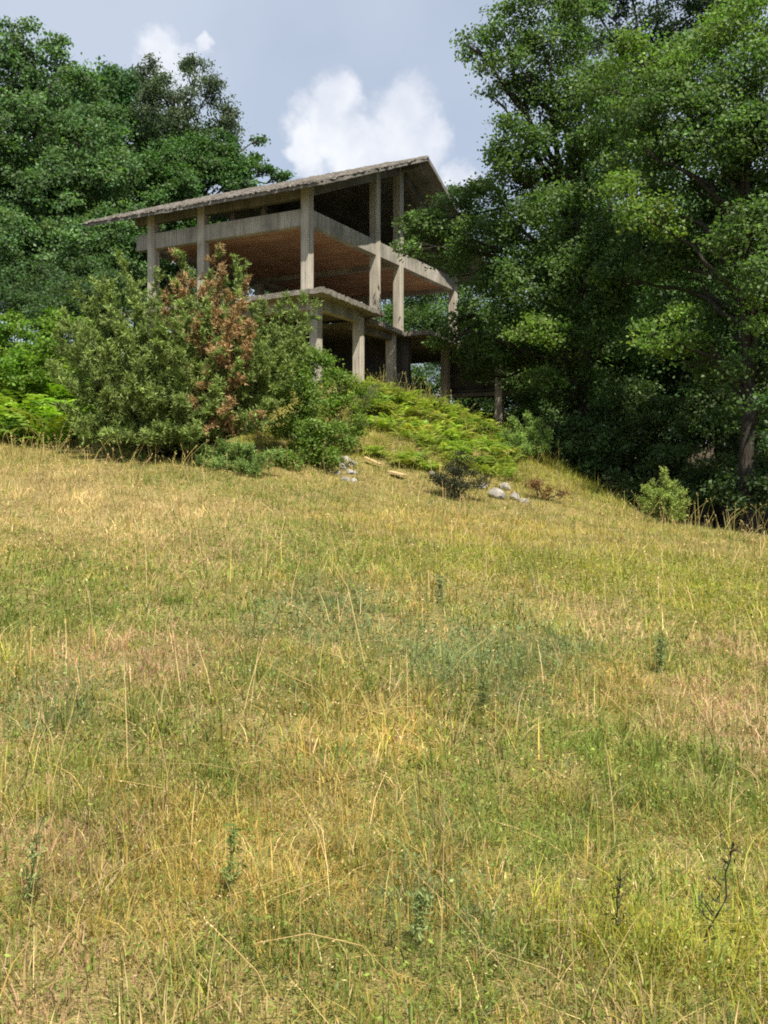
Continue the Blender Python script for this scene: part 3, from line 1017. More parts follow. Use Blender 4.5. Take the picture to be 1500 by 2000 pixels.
# junipers: fanned leaders, shoots along them, sprigs of short needles
def juniper_np(base, tips, r, green, brown, shoots=26, sprigs=12, needles=6, L0=0.95, nl=0.045, bias_up=0.75):
    paths, Cn, Dn, Kn = [], [], [], []
    for (tip, isb) in tips:
        tip = np.asarray(tip, float)
        mid = base + (tip - base) * 0.5
        mid[:2] += (tip - base)[:2] * 0.16
        t = np.linspace(0, 1, 9)[:, None]
        pl = (1 - t) ** 2 * base + 2 * (1 - t) * t * mid + t ** 2 * tip + np.vstack([np.zeros(3), r.normal(0, 0.03, (7, 3)), np.zeros(3)])
        Lt = np.linalg.norm(tip - base)
        paths.append((pl, np.linspace(0.012 + 0.008 * Lt, 0.004, 9)))
        lead = unit(tip - base)
        for k_ in range(shoots):
            f = 0.22 + 0.78 * (k_ + r.random()) / shoots
            i = min(7, int(f * 8))
            o_ = pl[i] + (pl[i + 1] - pl[i]) * (f * 8 - i)
            dirn = unit(r.normal(0, 0.5, 3) + lead * 0.55 + np.array([0, 0, bias_up]))
            Ls = L0 * (1.05 - 0.72 * f) * r.uniform(0.55, 1.25)
            tb = np.linspace(0, 1, 5)[:, None]
            sh = o_ + dirn * Ls * tb + np.array([0, 0, -0.18 * Ls]) * tb ** 2
            if Ls > 0.5:
                paths.append((sh, np.linspace(0.008, 0.003, 5)))
            hue = brown if (isb and r.random() < 0.66) or (isb is None and r.random() < 0.35) else green
            kc = np.array(hue) * math.exp(r.normal(0, 0.18))
            m = sprigs
            fs = 0.15 + 0.85 * r.random(m)
            so = o_ + dirn * Ls * fs[:, None] + np.array([0, 0, -0.18 * Ls]) * fs[:, None] ** 2
            sd = unit(dirn * 0.8 + r.normal(0, 0.55, (m, 3)) + np.array([0, 0, .15]))
            sl = 0.16 * r.uniform(0.6, 1.3, m)
            fn = r.random((m, needles))
            nc = so[:, None] + sd[:, None] * (sl[:, None] * fn)[..., None]
            nd = unit(sd[:, None] * 0.9 + r.normal(0, 0.6, (m, needles, 3)))
            Cn.append(nc.reshape(-1, 3))
            Dn.append(nd.reshape(-1, 3))
            Kn.append(np.repeat(kc[None], m * needles, 0) * np.exp(r.normal(0, 0.15, m * needles))[:, None] * (0.8 + 0.55 * fn.reshape(-1, 1)))
    C, D, K = np.concatenate(Cn), np.concatenate(Dn), np.concatenate(Kn)
    n = len(C)
    s = nl * r.uniform(0.7, 1.5, n)[:, None]
    side = unit(np.cross(D, r.normal(0, 1, (n, 3)))) * s * 0.19
    V = np.stack([C - side, C + side, C + D * s * 1.3], 1).reshape(-1, 3)
    return V, np.arange(3 * n).reshape(n, 3), np.repeat(K, 3, 0), paths


def juniper(name, label, base_px, tips_px, seed, green, brown=(0.2, 0.09, 0.04), cat='shrub', **kw):
    r = np.random.default_rng(seed)
    px, Y = base_px
    b = P(px, 900, Y)
    b[2] = Hs(b[0], b[1]) - 0.08
    tips = [(P(t[0], t[1], t[2]), t[3] if len(t) > 3 else False) for t in tips_px]
    root = empty(name, b, label, cat)
    V, Fq, K, paths = juniper_np(b, tips, r, green, brown, **kw)
    mobj('foliage', V, Fq, M_NEEDLE, root, K)
    V, Fq = tubes(paths, 3)
    mobj('stem', V, Fq, M_BARK, root, smooth=True)
    return root


r = np.random.default_rng(90)
tips = [(238, 508, 28.2), (205, 560, 27.5), (150, 575, 28), (128, 622, 27.6), (140, 690, 27), (135, 760, 26.6), (165, 640, 26.6), (170, 720, 26.2), (260, 560, 27.2), (290, 600, 26.6), (300, 540, 28.6), (330, 590, 27.4, None),
        (352, 492, 28, None), (375, 545, 27.6, True), (400, 560, 27, True), (430, 488, 28.3, True), (440, 540, 27.4, True), (472, 512, 28.4), (480, 560, 27.8, None), (400, 600, 26.6, True), (440, 690, 26.0, True), (470, 590, 27.2, True), (500, 640, 26.8, None), (420, 700, 25.9, None), (350, 560, 27.8, True), (490, 690, 26.2, True), (410, 620, 26.5, None), (450, 640, 26.3, True), (480, 640, 26.5, True),
        (465, 720, 26, True), (430, 760, 26, None), (520, 600, 28), (560, 590, 28.4), (600, 580, 28.6), (620, 600, 28.4), (585, 640, 27.6), (540, 660, 27), (600, 690, 27.6), (560, 730, 27), (520, 700, 26.4), (250, 660, 26), (215, 690, 26), (310, 680, 25.8),
        (350, 700, 25.7), (250, 750, 25.6), (300, 770, 25.6), (200, 780, 25.8), (360, 790, 25.6), (410, 800, 25.7), (540, 800, 26.4), (500, 820, 26, None), (170, 830, 25.9), (450, 800, 25.8, True), (110, 650, 28.2), (180, 600, 28.4), (380, 640, 26.6, None), (320, 640, 26.4), (270, 610, 27)]
rt = np.random.default_rng(17)
for _ in range(26):
    a_, b_ = tips[rt.integers(len(tips))], tips[rt.integers(len(tips))]
    if abs(a_[0] - b_[0]) < 190:
        f_ = rt.uniform(.3, .7)
        tips.append(tuple(a_[i] * f_ + b_[i] * (1 - f_) for i in range(3)) + ((None,) if len(a_) > 3 and len(b_) > 3 else (False,)))
for q_ in [(118, 690, 27.8), (105, 720, 27.2), (140, 640, 28.2), (120, 800, 26.6), (190, 660, 27.2), (220, 620, 27.6), (150, 850, 25.9), (220, 850, 25.6), (300, 850, 25.4), (380, 850, 25.4)]:
    tips.append(q_)
juniper('juniper_bush', 'huge spreading juniper with rust brown dead boughs in its middle, before the house', (355, 27.4), tips, 91, (0.150, 0.205, 0.055), (0.285, 0.185, 0.092), shoots=28, sprigs=16, needles=7, nl=0.076, L0=1.05)
juniper('low_juniper', 'low green juniper crouching at the right foot of the brown juniper', (470, 26.4),
        [(400, 880, 25.8), (430, 870, 25.8), (460, 875, 25.6), (490, 880, 25.6), (515, 900, 25.6), (420, 910, 25.3), (470, 915, 25.2), (500, 925, 25.3), (540, 890, 26), (385, 905, 25.6)], 92, (0.15, 0.225, 0.06), shoots=20, sprigs=14, needles=7, L0=0.5)
juniper('small_juniper', 'rounded pale green juniper where the bank meets the dark wood', (1030, 34.6),
        [(1030, 812, 34.6), (1000, 825, 34.4), (1055, 825, 34.4), (985, 850, 34), (1070, 850, 34), (1040, 845, 33.7), (1010, 855, 33.6), (1065, 880, 33.8), (1030, 880, 33.3), (995, 875, 33.6), (1045, 828, 34.2), (1015, 835, 34.0)], 93, (0.18, 0.265, 0.065), shoots=24, sprigs=15, needles=8, L0=0.55)
juniper('young_fir', 'young upright conifer sapling alone at the edge of the dark wood', (1297, 28.0),
        [(1297, 922, 28), (1297, 940, 28.1), (1262, 955, 28), (1335, 962, 28), (1278, 948, 28.1), (1318, 950, 27.8), (1252, 978, 28), (1342, 985, 28), (1288, 965, 27.6), (1308, 975, 27.6)], 94, (0.23, 0.295, 0.075), shoots=22, sprigs=13, needles=8, L0=0.26, cat='tree')

# ------------------------------------------------------------------ bracken
def fern_plant(r, fronds=7, L=0.85):
    Vs, Fs, off = [], [], 0
    for i in range(fronds):
        a = r.uniform(0, 6.28)
        l = L * r.uniform(0.7, 1.2)
        up = r.uniform(0.8, 1.35)
        h = np.array([math.cos(a), math.sin(a), 0])
        n = 9
        t = np.linspace(0.18, 1, n)[:, None]
        pl = h * l * t * 0.8 + np.array([0, 0, 1]) * l * (up * t - 0.75 * t ** 2.2)
        tg = unit(np.gradient(pl, axis=0))
        side = unit(np.cross(tg, [0, 0, 1]))
        wl = 0.40 * l * (1 - t) ** 0.75 * np.clip(t * 5, 0.2, 1)
        for sg in (-1, 1):
            tip = pl + side * sg * wl + tg * wl * 0.35 - np.array([0, 0, .25]) * wl
            nb = tg * 0.042 * l + 0
            mid = pl + (tip - pl) * 0.45
            q = np.stack([pl, mid + nb, tip, mid - nb], 1)
            Vs.append(q.reshape(-1, 3))
            Fs.append(np.arange(4 * n).reshape(n, 4) + off)
            off += 4 * n
    return np.concatenate(Vs), np.concatenate(Fs)


def thicket(name, label, pts, seed, base, L=0.85):
    r = np.random.default_rng(seed)
    Vs, Fs, Ks, off = [], [], [], 0
    protos = [fern_plant(r, L=L) for _ in range(6)]
    for (x, y, sc) in pts:
        V, Fq = protos[r.integers(6)]
        a = r.uniform(0, 6.28)
        R = np.array([[math.cos(a), -math.sin(a), 0], [math.sin(a), math.cos(a), 0], [0, 0, 1]])
        v = V @ R.T * sc + np.array([x, y, Hs(x, y) - 0.03])
        Vs.append(v)
        Fs.append(Fq + off)
        off += len(v)
        kc = np.array(base) * math.exp(r.normal(0, 0.28)) * (1 + r.normal(0, .10, 3))
        Ks.append(np.repeat(kc[None], len(v), 0))
    o = mobj(name, np.concatenate(Vs), np.concatenate(Fs), M_FERN, None, np.concatenate(Ks))
    return tag(o, label, 'fern', kind='stuff')


r = np.random.default_rng(8)
pts = []
while len(pts) < 230:
    x, y = r.uniform(-19, -8.6), r.uniform(28.3, 41)
    px = 750 + F * x / y
    if px < 175:
        pts.append((x, y, r.uniform(1.0, 1.9)))
thicket('bracken_thicket', 'bright green bracken thicket at the left edge beside the big juniper', pts, 51, (0.135, 0.215, 0.022), 1.0)
pts = []
for _ in range(70):
    Yc = r.uniform(35.5, 38.6)
    pts.append(((r.uniform(730, 985) - 750) / F * Yc, Yc, r.uniform(.8, 1.3)))
while len(pts) < 380:
    x, y = r.uniform(-1.2, 6.2), r.uniform(30.0, 38.2)
    px = 750 + F * x / y
    g = fbm(np.array([x * .5 + 9]), np.array([y * .5]), 2)[0]
    if px > 690 and g > 0.36 and px < 1010 and (y - 29.6) > 0.2 * (x):
        pts.append((x, y, r.uniform(0.6, 1.25)))
thicket('bracken_patch', 'yellow green bracken covering the sunny bank below the house', pts, 52, (0.225, 0.285, 0.046), 0.75)


# ------------------------------------------------------------------ meadow grass
def unproject(px, py):
    """where the line of sight through a pixel of the photograph meets the meadow"""
    Y = 2.0
    dx, dz = (px - 750) / F, (HOR - py) / F
    while Y < 60:
        if EYE + dz * Y <= Hs(dx * Y, Y):
            break
        Y += 0.05 + 0.01 * Y
    return dx * Y, Y


STRAW = np.array([0.497, 0.383, 0.187])
OCHRE = np.array([0.409, 0.314, 0.087])
GREEN = np.array([0.165, 0.215, 0.042])
BLUEG = np.array([0.160, 0.208, 0.084])
PINK = np.array([0.448, 0.309, 0.179])
YGRN = np.array([0.288, 0.288, 0.043])
OLIVE = np.array([0.246, 0.246, 0.068])
patches = []      # (x, y, rx, ry, colour index, weight)
for (px, py, rx, ry, ci, wt) in [
    (60, 1180, 170, 70, 2, 1.0), (380, 1210, 90, 45, 2, .7), (650, 1215, 120, 60, 3, .9), (960, 1270, 190, 70, 3, .9), (560, 1060, 160, 50, 2, .7), (480, 950, 200, 25, 2, .7),
    (1380, 1160, 240, 80, 5, 1.0), (1250, 1520, 200, 70, 2, .8), (940, 1520, 170, 80, 2, .7), (1050, 1620, 180, 60, 2, .6), (860, 1940, 250, 60, 2, .7), (1350, 1900, 240, 120, 5, .7),
    (200, 1010, 240, 60, 0, 1.0), (430, 1070, 130, 40, 4, .6), (60, 950, 180, 40, 0, .9), (290, 1290, 170, 70, 4, .9), (1200, 1230, 120, 40, 0, .6), (1400, 1400, 160, 80, 4, .8), (1180, 1350, 120, 50, 1, .8),
    (130, 1680, 130, 90, 4, .8), (150, 1930, 110, 60, 4, .8), (500, 1700, 350, 180, 1, .9), (1000, 1090, 300, 40, 5, .6), (900, 1040, 300, 30, 1, .5), (100, 1390, 120, 60, 3, .6), (250, 1470, 100, 40, 2, .6), (430, 1540, 80, 50, 2, .6), (500, 1850, 150, 60, 2, .5),
    (1300, 1290, 90, 40, 2, .5), (820, 1180, 90, 40, 1, .5), (700, 1450, 200, 70, 1, .6), (1480, 1290, 80, 50, 4, .6), (820, 1800, 90, 90, 3, .6)]:
    x0, y0 = unproject(px, py)
    xa, ya = unproject(px, max(py - ry, 905))
    xb, yb = unproject(px, min(py + ry, 1995))
    patches.append((x0, 0.5 * (ya + yb), rx / F * y0, max(0.3, 0.5 * (ya - yb)), ci, wt))
PAL = np.array([STRAW, OCHRE, GREEN, BLUEG, PINK, YGRN, OLIVE])


def species(x, y, r):
    """colour class of each plant from the patch it grows in"""
    n = len(x)
    sc = np.zeros((n, 7))
    sc[:, 0] = 0.30 + 0.5 * fbm(x * .9 + 3, y * .6 + 3, 3)
    sc[:, 1] = 0.30 + 0.55 * fbm(x * .8 + 31, y * .5 + 13, 3)
    sc[:, 2] = 0.20 + 1.3 * fbm(x * 1.1 + 61, y * .7 + 23, 3)
    sc[:, 3] = 0.6 * np.clip(fbm(x * 1.2 + 91, y * .8 + 43, 3) - .35, 0, 1)
    sc[:, 4] = 0.6 * np.clip(fbm(x * .9 + 51, y * .6 + 77, 3) - .35, 0, 1)
    sc[:, 5] = 0.25
    sc[:, 6] = 1.05
    bank = np.clip((y - 28.5) / 2.5, 0, 1)
    sc[:, 5] += 7.0 * bank
    sc[:, 2] += 2.5 * bank
    wob = (fbm(x * 2.2 + 7, y * 1.4 + 7, 3) - 0.5) * 1.3
    for (x0, y0, rx, ry, ci, wt) in patches:
        dd = np.sqrt(((x - x0) / rx) ** 2 + ((y - y0) / ry) ** 2) + wob
        sc[:, ci] += 9.0 * wt * np.clip(1.35 - dd, 0, 1)
    sc = sc / sc.sum(1, keepdims=True)
    u = r.random(n)[:, None]
    return (u > np.cumsum(sc, 1)).sum(1).clip(0, 6)


def sample_zone(y0, y1, dens, r, margin=1.12):
    """roots spread evenly over the ground the meadow camera can see between two distances"""
    half = 0.405 * margin
    n = int((half * (y1 * y1 - y0 * y0) + 1.1 * (y1 - y0)) * dens)
    y = np.sqrt(r.uniform(y0 * y0, y1 * y1, n))
    x = r.uniform(-1, 1, n) * (half * y + 0.55)
    return x, y


def tufts(cx, cy, r, m, sig):
    ci = np.repeat(species(cx, cy, r), m)
    big = np.repeat(np.exp(r.normal(0, .35, len(cx))), m)
    n = len(ci)
    ox, oy = r.normal(0, 1, n), r.normal(0, 1, n)
    return np.repeat(cx, m) + ox * sig * big, np.repeat(cy, m) + oy * sig * big, ci, np.arctan2(oy, ox) + r.normal(0, .7, n), big


def blades(x, y, r, hgt, wid, segs, lean=1.35, ci=None, ang=None, big=1.0):
    z = H(x, y)
    n = len(x)
    if ci is None:
        ci = species(x, y, r)
    tall = np.array([0.95, 0.85, 0.9, 0.95, 0.7, 1.0, 0.9])[ci]
    clump = 0.55 + 0.9 * fbm(x * 3.1 + 11, y * 3.1 + 19, 3)
    h = hgt * tall * clump * np.exp(r.normal(0, 0.38, n))
    K = PAL[ci] * np.exp(r.normal(0, 0.20, n))[:, None] * (1 + r.normal(0, .06, (n, 3)))
    K = K * np.exp(0.9 * (fbm(x * 1.7 + 71, y * 1.1 + 29, 4) - 0.5))[:, None]
    h = h * big
    a = r.uniform(0, 2 * np.pi, n) if ang is None else ang
    ln = np.abs(r.normal(0, lean, n)) * h
    dx, dy = np.cos(a) * ln, np.sin(a) * ln
    hz = h * np.clip(1.0 - 0.35 * (ln / (h + 1e-6)), 0.18, 1)
    b = a + np.pi / 2 + r.normal(0, .5, n)
    ww = wid * r.uniform(0.6, 1.4, n) * 0.5
    sx, sy = np.cos(b) * ww, np.sin(b) * ww
    Pz = z - 0.01
    root = np.stack([x, y, Pz], 1)
    sd = np.stack([sx, sy, np.zeros(n)], 1)
    tip = root + np.stack([dx, dy, hz], 1)
    if segs == 1:
        V = np.stack([root - sd, root + sd, tip], 1).reshape(-1, 3)
        Fq = [np.arange(3 * n).reshape(n, 3)]
        return V, Fq, np.repeat(K, 3, 0)
    mid = root + np.stack([dx * .36, dy * .36, hz * .62], 1)
    V = np.stack([root - sd, root + sd, mid + sd * .8, mid - sd * .8, tip], 1).reshape(-1, 3)
    i = np.arange(n)[:, None] * 5
    Kv = np.repeat(K, 5, 0)
    return V, [i + np.array([[0, 1, 2, 3]]), i + np.array([[3, 2, 4]])], Kv


def join(parts):
    Vs, F3, F4, Ks, off = [], [], [], [], 0
    for V, Fl, K in parts:
        Vs.append(V)
        Ks.append(K)
        for f in Fl:
            (F3 if f.shape[1] == 3 else F4).append(f + off)
        off += len(V)
    fs = []
    if F4:
        fs.append(np.concatenate(F4))
    if F3:
        fs.append(np.concatenate(F3))
    return np.concatenate(Vs), fs, np.concatenate(Ks)


r = np.random.default_rng(123)
parts = []
for (y0, y1, dens, hg, wd_, seg, m, sig) in [(2.2, 4.6, 10500, .062, .0046, 2, 14, .022), (4.6, 5.0, 8000, .070, .0050, 2, 13, .025), (5.0, 9.0, 3400, .076, .0068, 2, 12, .030), (9.0, 16.0, 1150, .085, .0098, 2, 9, .045), (16.0, 30.0, 560, .10, .017, 1, 6, .07), (30.0, 40.0, 420, .2, .018, 1, 6, .08)]:
    for kind in (0, 1, 2, 3):
        side = kind > 1              # the meadow goes on beside the view, a little coarser
        if side and y1 > 17:
            continue
        kind = kind % 2
        if side:
            wd_, dens = wd_ * (1.45 if kind == 0 else 1.0), dens * (.24 if kind == 0 else 1.0)
        # a matted sward of short, half fallen blades, and tufts standing in it
        x, y = sample_zone(y0, y1, dens * ((1.0 if seg == 2 else .5) if kind == 0 else .5 / m), r)
        if side:
            e_ = 0.405 * 1.12 * y + 0.55
            x = np.sign(x) * (e_ + np.abs(x) / e_ * 2.6)
            frac = np.clip(2.6 / e_, 0, 1)
            sel = r.random(len(x)) < frac
            x, y = x[sel], y[sel]
        keep = woods(x, y) < r.uniform(0.2, 0.7, len(x))
        keep &= (x > -6) if y1 > 31 else (x > -14.5)
        rel = np.stack([x, y], 1) - HA
        keep &= ~(((rel @ HR) > 0.3) & ((rel @ HL) < 0.5))       # none grows inside the house
        x, y = x[keep], y[keep]
        if kind == 0:
            parts.append(blades(x, y, r, hg * .8, wd_, 1, 2.4))
        else:
            tx, ty, ci, ang, big = tufts(x, y, r, m, sig)
            parts.append(blades(tx, ty, r, hg * 1.15, wd_, seg, .85, ci, ang, big))
# pale seed heads on the tufts
for (y0, y1, dens, sz) in [(2.2, 5.0, 420, .013), (5.0, 9.0, 260, .018), (9.0, 17.0, 110, .028)]:
    x, y = sample_zone(y0, y1, dens, r)
    ci = species(x, y, r)
    keep = ((ci != 2) & (ci != 3)) & (woods(x, y) < .4)
    x, y = x[keep], y[keep]
    n = len(x)
    C = np.stack([x, y, H(x, y) + r.uniform(.04, .16, n)], 1)
    Vq, Fq = leaf_quads(C, unit(r.normal(0, 1, (n, 3)) * np.array([1, 1, .5])), sz, r, .35)
    parts.append((Vq, [Fq], np.repeat(np.array([.52, .43, .22]) * np.exp(r.normal(0, .2, n))[:, None], 4, 0)))
# low broad leaved herbs between the blades, more of them in the green patches
for (y0, y1, dens, sz) in [(2.2, 5.0, 1500, .020), (5.0, 9.0, 800, .028), (9.0, 17.0, 260, .045)]:
    x, y = sample_zone(y0, y1, dens, r)
    ci = species(x, y, r)
    keep = ((ci == 2) | (ci == 3) | (ci == 5) | (r.random(len(x)) < .25)) & (woods(x, y) < .4)
    x, y, ci = x[keep], y[keep], ci[keep]
    n = len(x)
    C = np.stack([x, y, H(x, y) + r.uniform(.01, .11, n) * np.where(ci == 3, 1.5, 1)], 1)
    Vq, Fq = leaf_quads(C, unit(r.normal(0, .55, (n, 3)) + np.array([0, 0, .8])), sz, r, .45)
    Kq = np.where((ci == 3)[:, None], BLUEG, GREEN) * np.exp(r.normal(0, .25, n))[:, None]
    parts.append((Vq, [Fq], np.repeat(Kq, 4, 0)))
V, Fs, K = join(parts)
tag(mobj('meadow_grass', V, Fs, M_GRASS, None, K), 'sunburnt short meadow grass in straw and green patches', 'grass', kind='stuff')

# long dry stalks, upright, leaning or fallen
def stalks(x, y, r, hmin, hmax, lean, wid):
    z = H(x, y)
    n = len(x)
    h = r.uniform(hmin, hmax, n)
    a = r.uniform(0, 2 * np.pi, n)
    ln = np.clip(0.18 + np.abs(r.normal(0, lean, n)), 0, 1.4)
    t = np.array([0, .35, .7, 1.0])
    el = ln[:, None] * (0.55 + 0.6 * t[None]) + r.normal(0, .13, (n, 4))
    seg = h[:, None] * np.diff(t, prepend=0)[None]
    cx = np.cumsum(seg * np.sin(el), 1)
    cz = np.cumsum(seg * np.cos(np.clip(el, 0, 1.5)), 1)
    pts = np.stack([x[:, None] + cx * np.cos(a)[:, None], y[:, None] + cx * np.sin(a)[:, None], z[:, None] + cz], -1)
    # ribbon that faces roughly the open side, doubled as a cross for thickness
    ww = wid * r.uniform(.7, 1.3, n)
    Vs, Fl, off = [], [], 0
    for ang in (0.0, 1.57):
        b = a + np.pi / 2 + ang
        sd = np.stack([np.cos(b), np.sin(b), np.zeros(n)], 1)[:, None] * ww[:, None, None] * np.array([1, .9, .8, .35])[None, :, None] * .5
        if ang:
            sd = np.stack([np.zeros(n), np.zeros(n), np.ones(n)], 1)[:, None] * 0.7 * ww[:, None, None] * .5 + sd * .6
        v = np.stack([pts - sd, pts + sd], 2).reshape(-1, 3)
        i = (np.arange(n) * 8)[:, None, None] + (np.arange(3) * 2)[None, :, None] + np.array([0, 1, 3, 2])[None, None]
        Fl.append(i.reshape(-1, 4) + off)
        Vs.append(v)
        off += len(v)
    K = STRAW * np.array([1.05, 1.03, 1.0]) * np.exp(r.normal(0, .16, n))[:, None]
    Kq = np.repeat(K, 8, 0)
    # a drooping ear of small glumes at the tip
    d_ = unit(pts[:, 3] - pts[:, 2])
    g = 5
    C = (pts[:, 3][:, None] - d_[:, None] * (np.linspace(0, .07, g)[None, :, None])).reshape(-1, 3) + r.normal(0, wid * .7, (n * g, 3))
    Vq, Fq = leaf_quads(C, unit(r.normal(0, 1, (n * g, 3))), wid * 4.0, r, .4)
    Vs.append(Vq)
    return np.concatenate(Vs), [np.concatenate(Fl + [Fq + off])], np.concatenate([Kq, Kq, np.repeat(np.repeat(K, g, 0), 4, 0)])


r = np.random.default_rng(321)
parts = []
for (y0, y1, dens, a, b, ln, wd_) in [(2.4, 5, 11, .2, .6, 1.0, .0027), (5, 9, 6, .2, .6, .85, .0040), (9, 16, 2.6, .25, .6, .65, .0060), (16, 29, 2.0, .25, .6, .5, .010)]:
    x, y = sample_zone(y0, y1, dens, r)
    keep = (woods(x, y) < .5) & (x > -14)
    parts.append(stalks(x[keep], y[keep], r, a, b, ln, wd_))
V, Fs, K = join(parts)
tag(mobj('straw_stalks', V, Fs, M_STRAW, None, K), 'long pale dry straw stalks scattered through the meadow', 'grass', kind='stuff')

# tall seeding grasses along the foot of the bushes and the edge of the wood
r = np.random.default_rng(55)
xs, ys = [], []
for (pxa, pxb, Y0, Y1, n) in [(100, 520, 24.6, 26.2, 50), (0, 130, 25, 27.5, 40), (690, 900, 36.5, 38.6, 130), (1200, 1500, 26.6, 28.2, 80), (850, 1100, 33, 36, 60), (560, 1050, 26.8, 29, 70)]:
    Y = r.uniform(Y0, Y1, n)
    xs.append((r.uniform(pxa, pxb, n) - 750) / F * Y)
    ys.append(Y)
x, y = np.concatenate(xs), np.concatenate(ys)
V, Fs, K = stalks(x, y, r, .3, 1.15, .38, .014)
K = K * np.array([.62, .72, .5])
z = H(x, y)
tag(mobj('tall_grass', V, Fs, M_STRAW, None, K), 'tall thin seeding grasses along the foot of the bushes and wood', 'grass', kind='stuff')

# ------------------------------------------------------------------ weeds standing in the meadow
def weed(name, label, px, py, hgt, colr, seed, lean=(0, 0), leaves=26, leaf=0.05, branch=6, thick=0.006, group=None):
    r = np.random.default_rng(seed)
    x, y = unproject(px, py)
    b = np.array([x, y, Hs(x, y) - 0.02])
    root = empty(name, b, label, 'weed', group)
    tip = b + np.array([lean[0], lean[1], hgt])
    main = bend(b, tip, 7, 0, 0.025, r)
    paths = [(main, np.linspace(thick, thick * .45, 7))]
    Cs, Ds = [], []
    for i in range(branch):
        f = r.uniform(.25, .95)
        o_ = b + (tip - b) * f
        a = r.uniform(0, 6.28)
        e = o_ + np.array([math.cos(a) * .32, math.sin(a) * .32, .30]) * hgt * (1 - f * .75) * r.uniform(.4, .9)
        paths.append((bend(o_, e, 4, 0, .06, r), np.linspace(thick * .6, thick * .3, 4)))
        for j in range(max(2, leaves // branch)):
            q = o_ + (e - o_) * r.random()
            Cs.append(q + r.normal(0, leaf * .5, 3))
            Ds.append(unit(r.normal(0, .6, 3) + np.array([0, 0, .5])))
    for j in range(leaves):
        q = b + (tip - b) * r.uniform(.1, 1)
        Cs.append(q + r.normal(0, leaf * .5, 3))
        Ds.append(unit(r.normal(0, .6, 3) + np.array([0, 0, .5])))
    V, Fq = tubes(paths, 5)
    mobj('stem', V, Fq, M_NEEDLE, root, np.repeat((np.array(colr) * .7)[None], len(V), 0), smooth=True)
    V, Fq = leaf_quads(np.array(Cs), np.array(Ds), leaf, r, .28)
    K = np.array(colr)[None] * np.exp(r.normal(0, .2, len(Cs)))[:, None]
    mobj('foliage', V, Fq, M_FERN, root, np.repeat(K, 4, 0))
    return root


weed('withered_weed', 'dark leaning leafless weed stalk at the lower right', 1375, 1860, 0.36, (.05, .045, .03), 61, (.12, .05), 10, .03, 9, .005)
weed('thistle', 'dark green feathery weed standing alone in the lower left meadow', 440, 1780, 0.30, (.19, .24, .07), 62, (.03, 0.01), 80, .030, 6, .004)
weed('thistle', 'bluish green leafy thistle low in the centre foreground', 815, 1870, 0.22, (.24, .29, .11), 63, (.02, 0), 150, .026, 14, .003)
weed('withered_weed', 'thin dark forked weed right of the blue green thistle', 1205, 1840, 0.26, (.06, .055, .03), 64, (.01, 0), 20, .03, 8, .004)
weed('thistle', 'dark weed at the left edge of the foreground grass', 45, 1800, 0.34, (.2, .24, .09), 65, (.06, 0.02), 60, .028, 7, .004)
weed('leafy_weed', 'dull green weed in the middle right of the meadow', 1290, 1320, 0.32, (.19, .24, .10), 66, (0, 0), 120, .04, 10, .004)
weed('leafy_weed', 'small dark weed near the middle of the meadow', 945, 1400, 0.24, (.16, .19, .07), 67, (0, 0), 90, .035, 9, .004)
weed('leafy_weed', 'grey green weed in the upper middle of the meadow', 860, 1180, 0.35, (.20, .24, .11), 68, (0, 0), 90, .05, 9, .004)

# ------------------------------------------------------------------ stones and planks
def stone(name, label, px, py, Y, sx, sy, sz, seed, group=None, sink=0.25):
    r = np.random.default_rng(seed)
    ux, uy = unproject(px, py + 4)
    p = np.array([ux, uy, 0])
    bm = bmesh.new()
    bmesh.ops.create_icosphere(bm, subdivisions=3, radius=1.0)
    ph = r.uniform(0, 20, 3)
    facets = [(Vector(r.normal(0, 1, 3)).normalized(), r.uniform(.55, .8)) for _ in range(9)]
    for v in bm.verts:
        c = v.co
        n_ = fbm(np.array([c.x * 1.3 + ph[0] + c.z]), np.array([c.y * 1.3 + ph[1] - c.z * .7]), 3)[0]
        n2_ = fbm(np.array([c.x * 4.3 + ph[2] - c.z * 2]), np.array([c.y * 4.3 + ph[0] + c.z * 3]), 3)[0]
        k_ = 0.52 + 0.75 * n_ + 0.26 * (n2_ - .5)
        c = c * k_
        for q_ in facets:
            d_ = c.dot(q_[0]) - q_[1]
            if d_ > 0:
                c = c - q_[0] * d_ * .9
        v.co = c
    me = bpy.data.meshes.new(name)
    for v in bm.verts:
        v.co = Vector((v.co.x * sx, v.co.y * sy, v.co.z * sz))
    bm.to_mesh(me)
    bm.free()
    me.materials.append(M_STONE)
    o = bpy.data.objects.new(name, me)
    o.location = (p[0], p[1], Hs(p[0], p[1]) + sz * .22)
    o.rotation_euler = (r.uniform(-.2, .2), r.uniform(-.2, .2), r.uniform(0, 6.28))
    COL.objects.link(o)
    return tag(o, label, 'rock', group)


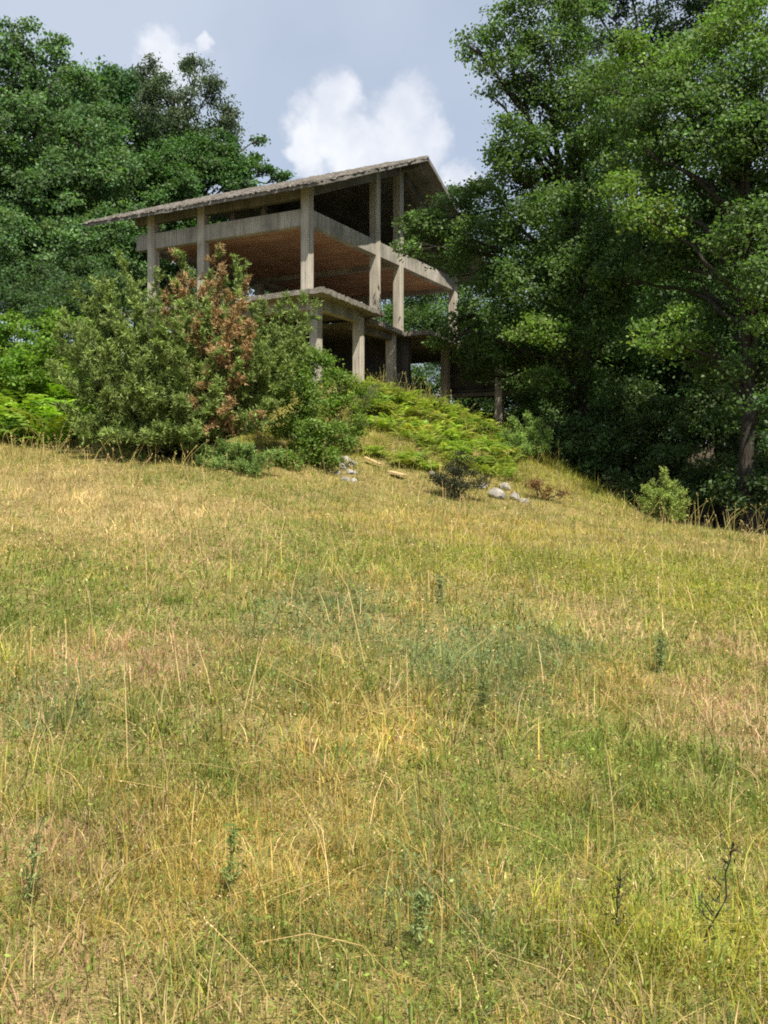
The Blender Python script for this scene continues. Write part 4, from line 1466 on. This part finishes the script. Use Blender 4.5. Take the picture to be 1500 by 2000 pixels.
stone('boulder', 'largest pale rounded boulder at the foot of the bank', 972, 970, 27.0, .34, .3, .26, 1)
stone('boulder', 'pale stone just right of the largest boulder', 1006, 972, 27.0, .22, .2, .2, 2)
stone('boulder', 'small pale stone at the right end of the boulders', 1024, 980, 26.9, .17, .15, .14, 3)
stone('boulder', 'pale stone half hidden by the dark shrub', 943, 955, 27.2, .2, .18, .18, 4)
stone('boulder', 'flat pale stone behind the largest boulder', 985, 955, 27.6, .3, .2, .16, 5)
stone('boulder', 'lone pale stone left of the dark twiggy shrub', 843, 928, 28.2, .16, .13, .12, 6)
stone('boulder', 'tiny white stone high on the bank beside the small juniper', 985, 890, 33.6, .14, .12, .12, 7)
r = np.random.default_rng(2)
for i, (px, py, sz) in enumerate([(662, 902, .20), (676, 896, .22), (688, 905, .2), (668, 916, .22), (682, 920, .2), (692, 925, .15), (658, 926, .15), (675, 934, .17), (690, 940, .14), (672, 908, .16), (684, 912, .15)]):
    Y = 28.4 - (py - 896) * 0.028
    o = stone('rubble_stone', 'rough pale stone in the rubble heap beside the green shrub', px, py, Y, sz, sz * .85, sz * .8, 70 + i, 'stones of the rubble heap')
    ux, uy = unproject(px, py + 6)
    o.location = (ux, uy + .15, Hs(ux, uy) + sz * .15)


def plank(label, px0, py0, px1, py1, Y, wd_, th):
    a, b = P(px0, py0, Y), P(px1, py1, Y - .2)
    for p in (a, b):
        p[2] = max(p[2], Hs(p[0], p[1]) + .12)
    a, b = Vector(a), Vector(b)
    L = (b - a).length
    bm = bmesh.new()
    bmesh.ops.create_cube(bm, size=1.0)
    for v in bm.verts:
        v.co = Vector((v.co.x * L, v.co.y * wd_, v.co.z * th))
    bmesh.ops.bevel(bm, geom=list(bm.edges), offset=.006, segments=1, affect='EDGES')
    me = bpy.data.meshes.new('plank')
    bm.to_mesh(me)
    bm.free()
    me.materials.append(M_PLANK)
    o = bpy.data.objects.new('plank', me)
    o.location = (a + b) / 2
    o.rotation_euler = (b - a).to_track_quat('X', 'Z').to_euler()
    COL.objects.link(o)
    return tag(o, label, 'plank')


plank('slanting orange brown timber plank beside the rubble heap', 713, 893, 743, 912, 29.6, .16, .05)
plank('short flat timber board lying right of the slanting plank', 762, 926, 790, 928, 28.6, .34, .05)
